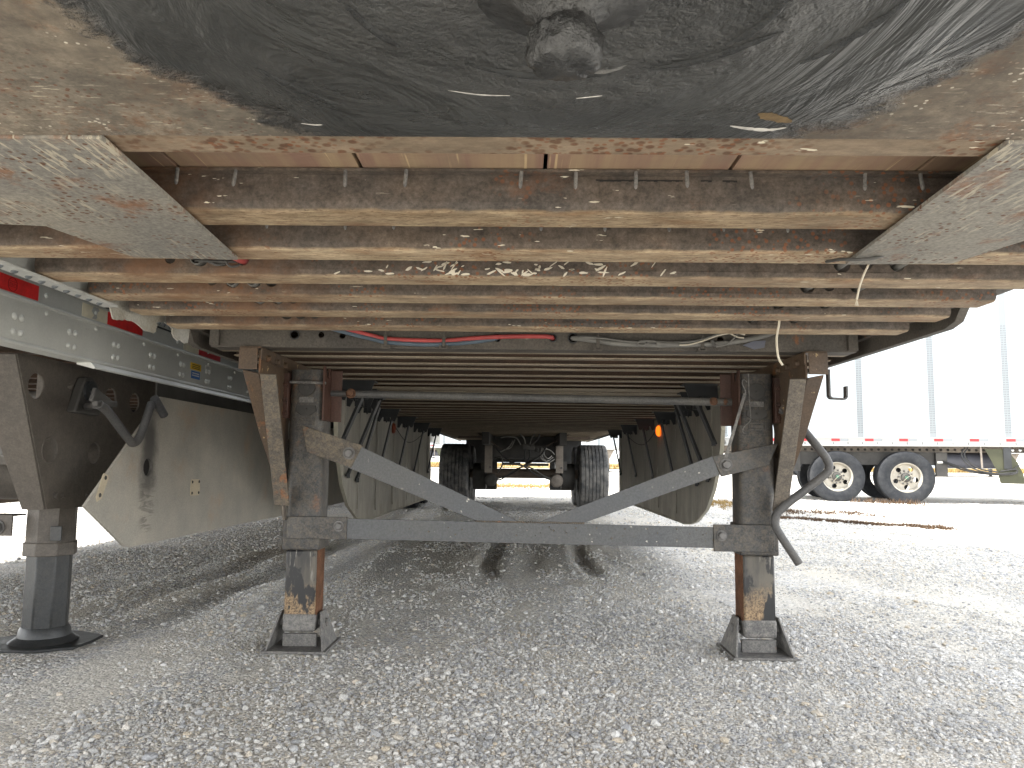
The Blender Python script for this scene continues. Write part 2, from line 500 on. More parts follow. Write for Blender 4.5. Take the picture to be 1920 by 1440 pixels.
M.bluest = plain("blue_sticker", (.04, .13, .36), .5)
M.whitest = plain("white_sticker", (.66, .65, .6), .5)
M.ink = plain("dark_print", (.05, .04, .03), .6)
M.white = plain("white_trailer_paint", (.36, .395, .42), .45, 0, .03, 1.5, 0, .3)
M.whiterail = plain("pale_rail_aluminium", (.34, .34, .33), .5, .0, .08, 3)
M.seamwhite = plain("white_seam_strip", (.20, .218, .23), .5, 0, .04, 2)
M.rivet = plain("grey_rivet", (.10, .11, .115), .5, 0, .2, 30)
M.skirt = skirt_mat("dirty_skirt_composite", (.43, .405, .345), (.30, .285, .245), (.19, .175, .14))
M.skirtnb = scuffed_skirt_mat()
M.edge = plain("pale_skirt_edge", (.34, .32, .25), .5, 0, .15, 6)
M.patch = steel("pale_patch_plate", (.60, .52, .38), (.50, .43, .31), rust=(.30, .15, .05), rust_amt=.25, grain=.15, rough=.5)
M.nbleg = steel("brown_grey_leg_paint", (0.0909, 0.079, 0.0675), (0.0695, 0.0632, 0.057), rust_amt=.10, grain=.22, dirt=(.15, .13, .11), rough=.6, scale=2.4)
M.nbin = steel("black_greased_leg_steel", (.012, .014, .015), (.030, .032, .034), rust_amt=.0, grain=.4, dirt=(.055, .052, .046), rough=.42, scale=5, spec=.4)
M.tyre = tyre_mat("dusty_tyre_rubber", (.055, .056, .058), (.20, .19, .175))
M.tyre2 = tyre_mat("black_tyre_rubber", (.020, .022, .026), (.045, .047, .050))
M.rim = plain("white_wheel_paint", (.36, .335, .285), .5, 0, .18, 10, 0, .4)
M.rimdk = plain("dark_wheel_hole", (.02, .018, .016), .8)
M.hubgreen = plain("green_hub_cap", (.03, .10, .065), .4)
M.olive = plain("olive_fender_plastic", (.045, .047, .024), .6, 0, .15, 5)
M.bluegrey = plain("blue_grey_tank_paint", (.10, .105, .13), .5, 0, .15, 4)
M.grass = plain("dry_rusty_weed", (.085, .050, .026), .8, 0, .4, 1.2)
M.grass2 = plain("dry_yellow_grass", (.30, .20, .07), .8, 0, .35, 1.0)
M.field = plain("dry_field_grass", (.30, .23, .10), .9, 0, .3, .2)
am = NT("amber_lens")
am.b.inputs['Emission Color'].default_value = (1, .16, .01, 1)
am.b.inputs['Emission Strength'].default_value = .35  # glow added for sunlight passing through the lens
am.done((.8, .12, .01), .3)
M.amber = am.m
M.redlens = plain("red_brown_lens", (.25, .05, .02), .35)


def board_mat():
    s = NT("laminated_floor_board")
    v = s.vec()
    n = s.noise(s.vec((26, 1.2, 1)), 1.0, 4, .6)
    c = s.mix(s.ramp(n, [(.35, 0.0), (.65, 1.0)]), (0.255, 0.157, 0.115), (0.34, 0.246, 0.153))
    l = s.noise(s.vec((90, 2, 1)), 1.0, 3, .6)
    c = s.mix(s.ramp(l, [(.64, 0.0), (.68, .8)]), c, (.56, .42, .24))
    c = s.mix(s.ramp(s.noise(v, 5, 5), [(.5, 0.0), (.7, .5)]), c, (.20, .17, .12))
    c = s.mix(s.step(s.xyz()[1], 1.35, 1.6), c, (.060, .048, .038))  # shade between the crossmembers painted into the boards behind the coupler
    return s.done(c, .6, 0, s.bump(l, .2, .002), .3)


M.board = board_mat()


# ------------------------------------------------------------------ mesh helpers
class MB:
    def __init__(s):
        s.v = []
        s.f = []

    def add(s, vs, fs):
        o = len(s.v)
        s.v += [tuple(p) for p in vs]
        s.f += [tuple(i + o for i in f) for f in fs]
        return s

    def box(s, x0, x1, y0, y1, z0, z1):
        return s.add([(x0, y0, z0), (x1, y0, z0), (x1, y1, z0), (x0, y1, z0), (x0, y0, z1), (x1, y0, z1), (x1, y1, z1), (x0, y1, z1)],
                     [(0, 3, 2, 1), (4, 5, 6, 7), (0, 1, 5, 4), (1, 2, 6, 5), (2, 3, 7, 6), (3, 0, 4, 7)])

    def bar(s, p0, p1, w, t, side=(1, 0, 0)):
        """rectangular bar from p0 to p1: w across 'side', t along the third direction"""
        p0, p1 = Vector(p0), Vector(p1)
        d = (p1 - p0).normalized()
        a = Vector(side)
        a = (a - d * a.dot(d)).normalized() * w / 2
        b = d.cross(a).normalized() * t / 2
        vs = [p + sa * a + sb * b for p in (p0, p1) for sa, sb in ((-1, -1), (1, -1), (1, 1), (-1, 1))]
        return s.add(vs, [(3, 2, 1, 0), (4, 5, 6, 7), (0, 1, 5, 4), (1, 2, 6, 5), (2, 3, 7, 6), (3, 0, 4, 7)])

    def prism(s, poly, fn, a, b, holes=()):
        """poly in 2D, extruded between depths a and b; fn(u, v, w) -> 3D"""
        loops = [list(poly)] + [list(h) for h in holes]
        flat = [p for l in loops for p in l]
        tris = tessellate_polygon([[Vector((p[0], p[1], 0)) for p in l] for l in loops])
        n = len(flat)
        vs = [fn(p[0], p[1], a) for p in flat] + [fn(p[0], p[1], b) for p in flat]
        fs = []
        for t in tris:
            A, B, C = (Vector((flat[i][0], flat[i][1])) for i in t)
            if (B - A).cross(C - A) < 0:
                t = (t[0], t[2], t[1])
            fs.append((t[2], t[1], t[0]))
            fs.append((t[0] + n, t[1] + n, t[2] + n))
        k = 0
        for l in loops:
            m = len(l)
            for i in range(m):
                j = (i + 1) % m
                fs.append((k + i, k + j, n + k + j, n + k + i))
            k += m
        return s.add(vs, fs)

    def tube(s, path, r, n=10, caps=True):
        P = [Vector(p) for p in path]
        rs = r if isinstance(r, (list, tuple)) else [r] * len(P)
        vs, fs = [], []
        ref = None
        for i, p in enumerate(P):
            d = ((P[i + 1] - p) if i == 0 else (p - P[i - 1]) if i == len(P) - 1 else (P[i + 1] - p).normalized() + (p - P[i - 1]).normalized()).normalized()
            if ref is None:
                ref = Vector((0, 0, 1)) if abs(d.z) < .9 else Vector((1, 0, 0))
            a = (ref - d * ref.dot(d)).normalized()
            ref = a
            b = d.cross(a)
            for k in range(n):
                t = 2 * math.pi * k / n
                vs.append(p + (a * math.cos(t) + b * math.sin(t)) * rs[i])
        for i in range(len(P) - 1):
            for k in range(n):
                j = (k + 1) % n
                fs.append((i * n + k, i * n + j, (i + 1) * n + j, (i + 1) * n + k))
        if caps:
            fs.append(tuple(reversed(range(n))))
            fs.append(tuple(range((len(P) - 1) * n, len(P) * n)))
        return s.add(vs, fs)

    def lathe(s, prof, o, d, n=32, close=False):
        """prof [(radius, along)], about axis d through o"""
        o, d = Vector(o), Vector(d).normalized()
        a = d.orthogonal().normalized()
        b = d.cross(a)
        vs, fs = [], []
        for r, h in prof:
            for k in range(n):
                t = 2 * math.pi * k / n
                vs.append(o + d * h + (a * math.cos(t) + b * math.sin(t)) * r)
        m = len(prof)
        for i in range(m if close else m - 1):
            i2 = (i + 1) % m
            for k in range(n):
                j = (k + 1) % n
                fs.append((i * n + k, i * n + j, i2 * n + j, i2 * n + k))
        if not close:
            if prof[0][0] > 1e-5:
                fs.append(tuple(reversed(range(n))))
            if prof[-1][0] > 1e-5:
                fs.append(tuple(range((m - 1) * n, m * n)))
        return s.add(vs, fs)

    def dome(s, o, d, r, h, n=8):
        return s.lathe([(r, 0), (r * .92, h * .45), (r * .6, h * .85), (0.00001, h)], o, d, n)

    def mesh(s, name, m, angle=38):
        me = bpy.data.meshes.new(name)
        me.from_pydata(s.v, [], s.f)
        bm = bmesh.new()
        bm.from_mesh(me)
        bmesh.ops.recalc_face_normals(bm, faces=bm.faces)
        bm.to_mesh(me)
        bm.free()
        me.polygons.foreach_set("use_smooth", [True] * len(me.polygons))
        me.set_sharp_from_angle(angle=math.radians(angle))
        if m:
            me.materials.append(m)
        return me


def link(name, me, parent=None, loc=(0, 0, 0), rot=(0, 0, 0), label=None, kind=None):
    o = bpy.data.objects.new(name, me)
    COL.objects.link(o)
    o.parent = parent
    o.location = loc
    o.rotation_euler = rot
    if label:
        o['label'] = label
    if kind:
        o['kind'] = kind
    return o


def part(name, mb, m, parent=None, bevel=0.0, label=None, kind=None, loc=(0, 0, 0), rot=(0, 0, 0), angle=38):
    o = link(name, mb.mesh(name, m, angle), parent, loc, rot, label, kind)
    if bevel:
        b = o.modifiers.new("bevel", 'BEVEL')
        b.width = bevel
        b.segments = 2
        b.limit_method = 'ANGLE'
        b.angle_limit = math.radians(40)
    return o


def thing(name, label, cat, loc=(0, 0, 0), rz=0.0, group=None):
    o = bpy.data.objects.new(name, None)
    COL.objects.link(o)
    o.empty_display_size = .2
    o.location = loc
    o.rotation_euler = (0, 0, rz)
    o['label'] = label
    o['category'] = cat
    if group:
        o['group'] = group
    return o


def copy_tree(o, parent=None):
    c = o.copy()
    COL.objects.link(c)
    c.parent = parent
    for ch in o.children:
        copy_tree(ch, c)
    return c


def ngon(n, r, cx=0, cy=0, sx=1.0, sy=1.0, ph=0.0):
    return [(cx + r * sx * math.cos(2 * math.pi * k / n + ph), cy + r * sy * math.sin(2 * math.pi * k / n + ph)) for k in range(n)]


def spline(pts, k=6):
    P = [Vector(p) for p in pts]
    P = [P[0] * 2 - P[1]] + P + [P[-1] * 2 - P[-2]]
    out = []
    for i in range(1, len(P) - 2):
        for j in range(k):
            t = j / k
            a, b, c, d = P[i - 1], P[i], P[i + 1], P[i + 2]
            out.append(.5 * ((2 * b) + (c - a) * t + (2 * a - 5 * b + 4 * c - d) * t * t + (3 * b - a - 3 * c + d) * t ** 3))
    out.append(P[-2])
    return out


FX = lambda u, v, w: (w, u, v)      # (Y,Z) polygon extruded along X
FY = lambda u, v, w: (u, w, v)      # (X,Z) polygon extruded along Y
FZ = lambda u, v, w: (u, v, w)      # (X,Y) polygon extruded along Z


def hexbolt(o, d, r=.014, h=.010, washer=True):
    mb = MB()
    if washer:
        mb.lathe([(r * 1.35, 0), (r * 1.35, h * .25)], o, d, 16)
    o2 = Vector(o) + Vector(d).normalized() * h * .25
    mb.lathe([(r, 0), (r, h * .8), (r * .8, h)], o2, d, 6)
    return mb


# ------------------------------------------------------------------ ground
def lattice(seed, n=256):
    return np.random.RandomState(seed).rand(n, n)


def vnoise(x, y, L):
    n = L.shape[0]
    xi = np.floor(x).astype(int)
    yi = np.floor(y).astype(int)
    fx = x - xi
    fy = y - yi
    fx = fx * fx * (3 - 2 * fx)
    fy = fy * fy * (3 - 2 * fy)
    a = L[xi % n, yi % n]
    b = L[(xi + 1) % n, yi % n]
    c = L[xi % n, (yi + 1) % n]
    d = L[(xi + 1) % n, (yi + 1) % n]
    return (a * (1 - fx) + b * fx) * (1 - fy) + (c * (1 - fx) + d * fx) * fy


LA, LB, LC, LD = lattice(1), lattice(2), lattice(3), lattice(4)


def sstep(t, a, b):
    t = np.clip((t - a) / (b - a), 0, 1)
    return t * t * (3 - 2 * t)


def ground_z(x, y):
    x = np.asarray(x, float)
    y = np.asarray(y, float)
    z = np.where(y > 9, .0125 * (np.minimum(y, 46) - 9) * sstep(y, 9, 15), 0)
    near = sstep(np.abs(y), 60, 20)
    z = z + near * ((vnoise(x * .7 + 50, y * .7 + 50, LA) - .5) * .035 + (vnoise(x * 3.1 + 9, y * 3.1 + 40, LB) - .5) * .016
                    + (vnoise(x * 11 + 9, y * 11 + 40, LC) - .5) * .009)
    wob = (vnoise(x * 0 + 3, y * 1.3 + 5, LD) - .5) * .12
    # ruts dug by reversing tyres under the trailer
    on = sstep(y, 5.15, 6.0) * sstep(y, 8.5, 6.5)
    for cx, wd, dp in ((-.60, .17, .010), (-.22, .11, .034), (.12, .12, .008), (.52, .09, .028)):
        d = np.abs(x - cx - wob * .6)
        z = z - on * dp * sstep(d, wd, wd * .35) + on * dp * .42 * np.exp(-((d - wd * 1.25) / .06) ** 2)
    # wheel lane between the two trailers, drifting left to right away from the camera
    cx = -1.62 + (y - 3) * .02
    on2 = sstep(y, 3.2, 4.6) * sstep(y, 12, 9)
    for off, dp in ((-.10, .014), (.26, .012), (-.48, .012)):
        d = np.abs(x - cx - off - wob)
        z = z - on2 * dp * sstep(d, .15, .05) + on2 * dp * .9 * np.exp(-((d - .19) / .06) ** 2)
    # low windrow of gravel in front of the far trailer
    z = z + .07 * np.exp(-((y - 13.6) / .9) ** 2) * sstep(x, 3.6, 6.0) * sstep(x, 8.2, 6.6)
    # flat under the trailer feet
    for fx_, fy_ in ((-.90, 3.23), (.965, 3.21), (-1.99, 3.24), (-3.89, 3.24)):
        k = sstep(np.hypot(x - fx_, y - fy_), .42, .20)
        z = z * (1 - k) + k * 0.0
    return z


def axis(parts):
    out = []
    for a, b, st in parts:
        out += list(np.arange(a, b - 1e-6, st))
    out.append(parts[-1][1])
    return np.array(out)


gx = axis([(-420, -60, 40), (-60, -12, 6), (-12, -5, .35), (-5, -2.6, .06), (-2.6, 3.0, .03), (3.0, 9.0, .06), (9, 14, .35), (14, 60, 6), (60, 420, 40)])
gy = axis([(-60, -6, 6), (-6, 1.4, .4), (1.4, 7.4, .03), (7.4, 16, .06), (16, 26, .4), (26, 60, 3), (60, 900, 60)])
GX, GY = np.meshgrid(gx, gy, indexing='ij')
GZ = ground_z(GX, GY)
nx, ny = GX.shape
gv = np.stack([GX, GY, GZ], -1).reshape(-1, 3)
ii = (np.arange(nx - 1)[:, None] * ny + np.arange(ny - 1)[None, :]).reshape(-1)
gf = np.stack([ii, ii + ny, ii + ny + 1, ii + 1], -1)
gme = bpy.data.meshes.new("gravel_ground")
gme.vertices.add(len(gv))
gme.vertices.foreach_set("co", gv.ravel())
gme.loops.add(gf.size)
gme.loops.foreach_set("vertex_index", gf.ravel().astype(np.int32))
gme.polygons.add(len(gf))
gme.polygons.foreach_set("loop_start", np.arange(0, gf.size, 4, dtype=np.int32))
gme.polygons.foreach_set("use_smooth", np.ones(len(gf), bool))
gme.update(calc_edges=True)
gme.materials.append(M.gravel)
ground = link("ground", gme, kind='structure', label="pale grey crushed gravel lot")

# dry grass field far behind the lot
fb = MB()
fxs = np.linspace(-400, 400, 81)
fys = [47, 49, 52, 60, 90, 160, 300, 880]
fv = [(x, y + (vnoise(np.array([x * .3 + 200]), np.array([y * .1]), LA)[0] - .5) * (3 if y < 50 else 0), .50 + .12 * min(1, (y - 47) / 4) + .25 * vnoise(np.array([x * .2 + 200]), np.array([y * .2]), LB)[0] * (y > 48)) for y in fys for x in fxs]
fb.add(fv, [(r * 81 + i, r * 81 + i + 1, (r + 1) * 81 + i + 1, (r + 1) * 81 + i) for r in range(len(fys) - 1) for i in range(80)])
part("field", fb, M.field, kind='structure', label="dry yellow grass field beyond the gravel lot")


# ------------------------------------------------------------------ loose stones (scattered, uncountable)
def rock(seed, sub=2):
    r = random.Random(seed)
    bm = bmesh.new()
    bmesh.ops.create_icosphere(bm, subdivisions=sub, radius=1.0)
    planes = [(Vector((r.gauss(0, 1), r.gauss(0, 1), r.gauss(0, 1))).normalized(), r.uniform(.62, .88)) for _ in range(9)]
    for v in bm.verts:
        for n, d in planes:
            k = v.co.dot(n)
            if k > d:
                v.co -= n * (k - d)
        v.co *= r.uniform(.94, 1.06)
    me = bpy.data.meshes.new("stone")
    bm.to_mesh(me)
    bm.free()
    me.materials.append(M.stone)
    return me


stone_col = bpy.data.collections.new("stone_kinds")
for k in range(7):
    o = bpy.data.objects.new("stone_%d" % k, rock(40 + k))
    stone_col.objects.link(o)


def scatter(name, P, S, Rt, label):
    me = bpy.data.meshes.new(name)
    me.vertices.add(len(P))
    me.vertices.foreach_set("co", P.ravel())
    a = me.attributes.new("sc", 'FLOAT_VECTOR', 'POINT')
    a.data.foreach_set("vector", S.ravel())
    a = me.attributes.new("rt", 'FLOAT_VECTOR', 'POINT')
    a.data.foreach_set("vector", Rt.ravel())
    a = me.attributes.new("ix", 'INT', 'POINT')
    a.data.foreach_set("value", nrs.randint(0, 7, len(P)).astype(np.int32))
    o = link(name, me, kind='stuff', label=label)
    g = bpy.data.node_groups.new(name + "_nodes", 'GeometryNodeTree')
    g.interface.new_socket("Geometry", in_out='INPUT', socket_type='NodeSocketGeometry')
    g.interface.new_socket("Geometry", in_out='OUTPUT', socket_type='NodeSocketGeometry')
    gi, go = g.nodes.new("NodeGroupInput"), g.nodes.new("NodeGroupOutput")
    ip = g.nodes.new("GeometryNodeInstanceOnPoints")
    ci = g.nodes.new("GeometryNodeCollectionInfo")
    ci.inputs['Collection'].default_value = stone_col
    ci.inputs['Separate Children'].default_value = True
    ci.inputs['Reset Children'].default_value = True
    ip.inputs['Pick Instance'].default_value = True
    def attr(nm, ty):
        x = g.nodes.new("GeometryNodeInputNamedAttribute")
        x.data_type = ty
        x.inputs[0].default_value = nm
        return x.outputs[0]
    L = g.links.new
    L(gi.outputs[0], ip.inputs['Points'])
    L(ci.outputs[0], ip.inputs['Instance'])
    L(attr("ix", 'INT'), ip.inputs['Instance Index'])
    L(attr("sc", 'FLOAT_VECTOR'), ip.inputs['Scale'])
    L(attr("rt", 'FLOAT_VECTOR'), ip.inputs['Rotation'])
    L(ip.outputs[0], go.inputs[0])
    md = o.modifiers.new("scatter", 'NODES')
    md.node_group = g
    return o


def stones(n, y0, y1, xl, xr, med, sig, lo, hi, seed, power=1.0):
    r = np.random.RandomState(seed)
    y = r.uniform(y0, y1, n)
    x = xl(y) + r.rand(n) * (xr(y) - xl(y))
    cl = vnoise(x * 1.5 + 70, y * 1.1 + 30, LA) * .6 + vnoise(x * 5 + 7, y * 3.5 + 3, LB) * .4
    keep = r.rand(n) < np.clip((cl - .26) * 2.6, .05, 1) ** power
    # smooth dusty lane between the trailers, left foreground
    lane = np.exp(-((x + 1.62 + .14 * (y - 3)) / .34) ** 2) * sstep(y, 5.2, 4.2)
    keep &= r.rand(n) > lane * .9
    x, y = x[keep], y[keep]
    m = len(x)
    rad = np.clip(med * np.exp(r.randn(m) * sig), lo, hi)
    z = ground_z(x, y) + rad * r.uniform(.0, .35, m)
    S = np.stack([rad * r.uniform(.8, 1.3, m), rad * r.uniform(.65, 1.0, m), rad * r.uniform(.45, .75, m)], -1)
    Rt = np.stack([r.uniform(-.35, .35, m), r.uniform(-.35, .35, m), r.uniform(0, 6.28, m)], -1)
    return np.stack([x, y, z], -1), S, Rt


xl = lambda y: -.70 * y - .15
xr = lambda y: .68 * y + .15
sets = [stones(120000, 1.7, 3.4, xl, xr, .0037, .45, .002, .016, 1), stones(90000, 3.4, 5.5, xl, xr, .0048, .42, .003, .018, 2),
        stones(70000, 5.5, 9, xl, xr, .0068, .40, .0045, .022, 3), stones(60000, 9, 16, xl, xr, .0095, .38, .007, .026, 4),
        stones(1300, 1.7, 4.8, xl, xr, .012, .28, .010, .023, 5, 2.2), stones(9000, 1.7, 4.5, xl, xr, .0072, .22, .006, .012, 6, 2.2)]
P, S, Rt = (np.concatenate([s_[i] for s_ in sets]) for i in range(3))
scatter("gravel_stones", P, S, Rt, "loose white and grey limestone gravel")


# weeds: small dry tufts along the gravel windrow and behind the trailer
def tufts(name, spots, m, label, h0=.03, h1=.09):
    mb = MB()
    for (x, y) in spots:
        z = float(ground_z(np.array([x]), np.array([y]))[0])
        for _ in range(7):
            a = rng.uniform(0, 6.28)
            h = rng.uniform(h0, h1)
            w = rng.uniform(.003, .007) * (1 + y / 20)
            bx, by = x + rng.gauss(0, .03), y + rng.gauss(0, .03)
            lx, ly = math.cos(a) * h * .8, math.sin(a) * h * .8
            px, py = -math.sin(a) * w, math.cos(a) * w
            mb.add([(bx - px, by - py, z - .01), (bx + px, by + py, z - .01), (bx + lx, by + ly, z + h)], [(0, 1, 2)])
    return part(name, mb, m, kind='stuff', label=label)


spots = []
for k in range(800):
    t = rng.random()
    if rng.random() < .75:
        x = 3.75 + 1.6 * t + rng.gauss(0, .03)
        y = 11.45 - 1.65 * t ** .8 + rng.gauss(0, .10)
    else:
        x = rng.uniform(3.9, 5.4)
        y = 12.4 + rng.gauss(0, .25) - (x - 4) * .15
    spots.append((x, y))
tufts("weed_strip", spots, M.grass, "rust brown dry weeds in a thin strip across the gravel", .015, .045)
spots = [(rng.uniform(3.3, 3.9), rng.gauss(14.3, .7)) for _ in range(160)]
spots += [(rng.uniform(-.9, .9), rng.gauss(21.0, .7)) for _ in range(420)]
tufts("dry_weeds", spots, M.grass2, "yellow dry weeds on the gravel behind the trailer wheels", .02, .06)
spots = [(rng.uniform(-30, 40), rng.gauss(47.2, .5)) for _ in range(2600)]
tufts("field_edge_grass", spots, M.grass2, "tall dry yellow grass along the edge of the far field", .2, .5)
spots = [(rng.uniform(6.0, 7.2), rng.gauss(14.1, .25)) for _ in range(50)]
tufts("weed_tufts", spots, M.grass, "small reddish weeds in front of the far trailer wheels", .03, .12)


# ------------------------------------------------------------------ wheels
def tyre_profile(R, W, grooves):
    """closed cross-section (radius, along) of a tyre centred on the axis"""
    h = W / 2
    rim = .287
    pr = [(rim, -h * .80), (rim + .03, -h * .92), (R - .12, -h * 1.0), (R - .05, -h * .985), (R - .018, -h * .93), (R - .004, -h * .85)]
    for k in range(grooves):
        c = -h * .85 + (k + 1) * (2 * h * .85) / (grooves + 1)
        g = .0062
        pr += [(R, c - g), (R - .014, c - g * .8), (R - .014, c + g * .8), (R, c + g)]
    pr += [(R - .004, h * .85), (R - .018, h * .93), (R - .05, h * .985), (R - .12, h * 1.0), (rim + .03, h * .92), (rim, h * .80)]
    return pr


def tyre_mesh(name, R, W, grooves, m, n=72):
    return MB().lathe(tyre_profile(R, W, grooves), (0, 0, 0), (1, 0, 0), n, close=True).mesh(name, m, 28)


def rim_mesh(name, W, m):
    h = W / 2
    mb = MB()
    mb.lathe([(.292, -h * .82), (.30, -h * .86), (.284, -h * .80), (.262, -h * .35), (.255, h * .3), (.27, h * .8), (.29, h * .83), (.275, h * .75), (.245, h * .3), (.245, -h * .30)], (0, 0, 0), (1, 0, 0), 48, close=True)
    holes = [ngon(14, .046, .188 * math.cos(a), .188 * math.sin(a), ph=0) for a in [2 * math.pi * k / 5 + .5 for k in range(5)]]
    mb.prism(ngon(48, .247), lambda u, v, w: (w, u, v), h * .02, h * .02 + .012, holes)
    mb.lathe([(.145, 0), (.14, .02), (.10, .02)], (h * .02 + .012, 0, 0), (1, 0, 0), 32)
    return mb.mesh(name, m, 30)


def hub_mesh(name, W, m):
    h = W / 2
    mb = MB()
    x0 = h * .02 + .032
    mb.lathe([(.092, 0), (.086, .05), (.062, .062), (.058, .095), (.0001, .10)], (x0, 0, 0), (1, 0, 0), 24)
    return mb.mesh(name, m, 30)


def nuts_mesh(name, W, m):
    mb = MB()
    x0 = W / 2 * .02 + .031
    for k in range(10):
        a = 2 * math.pi * k / 10
        mb.lathe([(.019, 0), (.019, .022), (.011, .03)], (x0, .125 * math.cos(a), .125 * math.sin(a)), (1, 0, 0), 6)
    return mb.mesh(name, m)


TY_WIDE = tyre_mesh("tyre_wide", .512, .455, 6, M.tyre)
TY_DUAL = tyre_mesh("tyre_dual", .505, .275, 4, M.tyre2)
RIM_W = rim_mesh("rim_wide", .40, M.rim)
RIM_D = rim_mesh("rim_dual", .25, M.rim)
HUB = hub_mesh("hub", .25, M.dark)
NUTS = nuts_mesh("wheel_nuts", .25, M.bolt)
CAP = MB().lathe([(.034, 0), (.030, .006), (.0001, .008)], (.135, 0, 0), (1, 0, 0), 18).mesh("hub_cap", M.hubgreen)


def wheel(parent, x, y, z, side, tyre, rim, spin=0.0):
    rz = 0 if side > 0 else math.pi
    w = link("wheel", tyre, parent, (x, y, z), (0, 0, rz))
    rot = (spin, 0, 0)
    link("rim", rim, w, (0, 0, 0), rot)
    link("hub", HUB, w, (0, 0, 0), rot)
    link("wheel_nuts", NUTS, w, (0, 0, 0), rot)
    link("hub_cap", CAP, w, (0, 0, 0), rot)
    return w


# ------------------------------------------------------------------ the trailer overhead
TX = .035
own = thing("semi_trailer", "white semi trailer filling the picture overhead, its rusty cross-beamed underside and kingpin plate in view", "trailer", (TX, 0, 0))
ZB = 1.205       # underside of the beams
ZT = 1.274       # underside of the floor boards

# coupler plate with its greased kingpin, and the two side plates behind it
cp_ = MB().prism([(-1.285, -.22), (1.285, -.22), (1.285, .978), (-1.285, .978)], FZ, 1.1975, 1.2035)
part("coupler_plate", cp_, M.grease, own)
def wing(s):
    pts = [(.600, .982), (.645, 1.60), (.86, 1.585), (.915, 1.37), (1.0, 1.358), (1.285, 1.352), (1.285, .982)]
    pts = [(s * a, b) for a, b in pts]
    return MB().prism(pts, FZ, 1.194, 1.201)
part("side_plate", wing(-1), M.wing, own, label="scraped left side plate behind the coupler")
part("side_plate", wing(1), M.wing, own, label="grey right side plate behind the coupler")

kp = MB()
prof = []
for zz, rr in [(1.1975, .085), (1.193, .066), (1.187, .048), (1.18, .040), (1.173, .037), (1.168, .028), (1.162, .0255), (1.158, .0265), (1.154, .030), (1.151, .0325),
               (1.146, .0335), (1.138, .0338), (1.132, .0336), (1.127, .0322), (1.1235, .028), (1.1215, .018), (1.1205, .008), (1.1203, .00001)]:
    prof.append((rr, 1.1975 - zz))
kp.lathe(prof, (0, .657, 1.1975), (0, 0, -1), 56)
kv = []
for (x, y, z) in kp.v:
    a = math.atan2(y - .657, x)
    r = math.hypot(x, y - .657)
    k = vnoise(np.array([a * 4 + 40]), np.array([z * 330]), LB)[0] - .5
    k2 = vnoise(np.array([x * 190 + 90]), np.array([y * 190 + 20]), LC)[0] - .5
    k3 = vnoise(np.array([a * 9 + 40]), np.array([z * 700]), LC)[0] - .5
    r2_ = r + (k * .0062 + k3 * .003) * min(1, r / .02)
    kv.append((r2_ * math.cos(a), .657 + r2_ * math.sin(a), z + k2 * .0045 * (1 if r < .034 else .4)))
kp.v = kv
part("kingpin", kp, M.pin, own, angle=60)

# gouged ridges and pale smears in the grease
def smear(name, pts, w, h, m, label):
    mb = MB()
    P = spline([(x, y, 1.1972) for x, y in pts], 6)
    n = len(P)
    vs, fs = [], []
    for i, p in enumerate(P):
        d = (P[min(i + 1, n - 1)] - P[max(i - 1, 0)]).normalized()
        q = Vector((-d.y, d.x, 0))
        k = math.sin(math.pi * (i + .15) / (n - .7)) ** .6 * (.75 + .5 * rng.random())
        vs += [p - q * w * k, p + Vector((0, 0, -h * k)) + q * w * .2, p + q * w * k, p + Vector((0, 0, .002))]
    for i in range(n - 1):
        for a in range(4):
            b = (a + 1) % 4
            fs.append((i * 4 + a, i * 4 + b, i * 4 + 4 + b, i * 4 + 4 + a))
    fs += [(0, 1, 2, 3), (n * 4 - 1, n * 4 - 2, n * 4 - 3, n * 4 - 4)]
    return part(name, mb.add(vs, fs), m, own, label=label, angle=70)
M.greasedark = plain("thick_grease", (.030, .031, .030), .26, 0, .4, 40, .6, .6)
M.greasepale = plain("dried_white_grease", (.50, .48, .44), .5, 0, .3, 60, .3)
M.greaseochre = plain("ochre_grease_stain", (.16, .105, .045), .6, 0, .4, 50, .3)
for pts_ in ([(.258, .787), (.275, .765), (.289, .74), (.303, .711), (.312, .687), (.318, .655)], [(.169, .751), (.185, .731), (.198, .706), (.207, .670)], [(-.206, .680), (-.191, .719), (-.165, .757)],
             [(-.33, .80), (-.30, .845), (-.26, .885)], [(.10, .80), (.16, .775), (.22, .725)], [(-.10, .79), (-.03, .815), (.06, .812)]):
    smear("grease_ridge", pts_, .0055, .0035, M.greasedark, "raised ridge of smeared grease")
for pts_, w_ in (([(.225, .940), (.248, .947), (.277, .951), (.297, .944)], .0042), ([(-.32, .939), (-.305, .943), (-.294, .943)], .002), ([(-.124, .850), (-.088, .860), (-.053, .862)], .0012), ([(.025, .868), (.055, .861)], .001)):
    smear("dried_grease", pts_, w_, .0006, M.greasepale, "dried white smear at the plate's rear edge")
smear("grease_stain", [(.250, .905), (.272, .916), (.298, .928)], .010, .0005, M.greaseochre, "ochre stain in the grease")


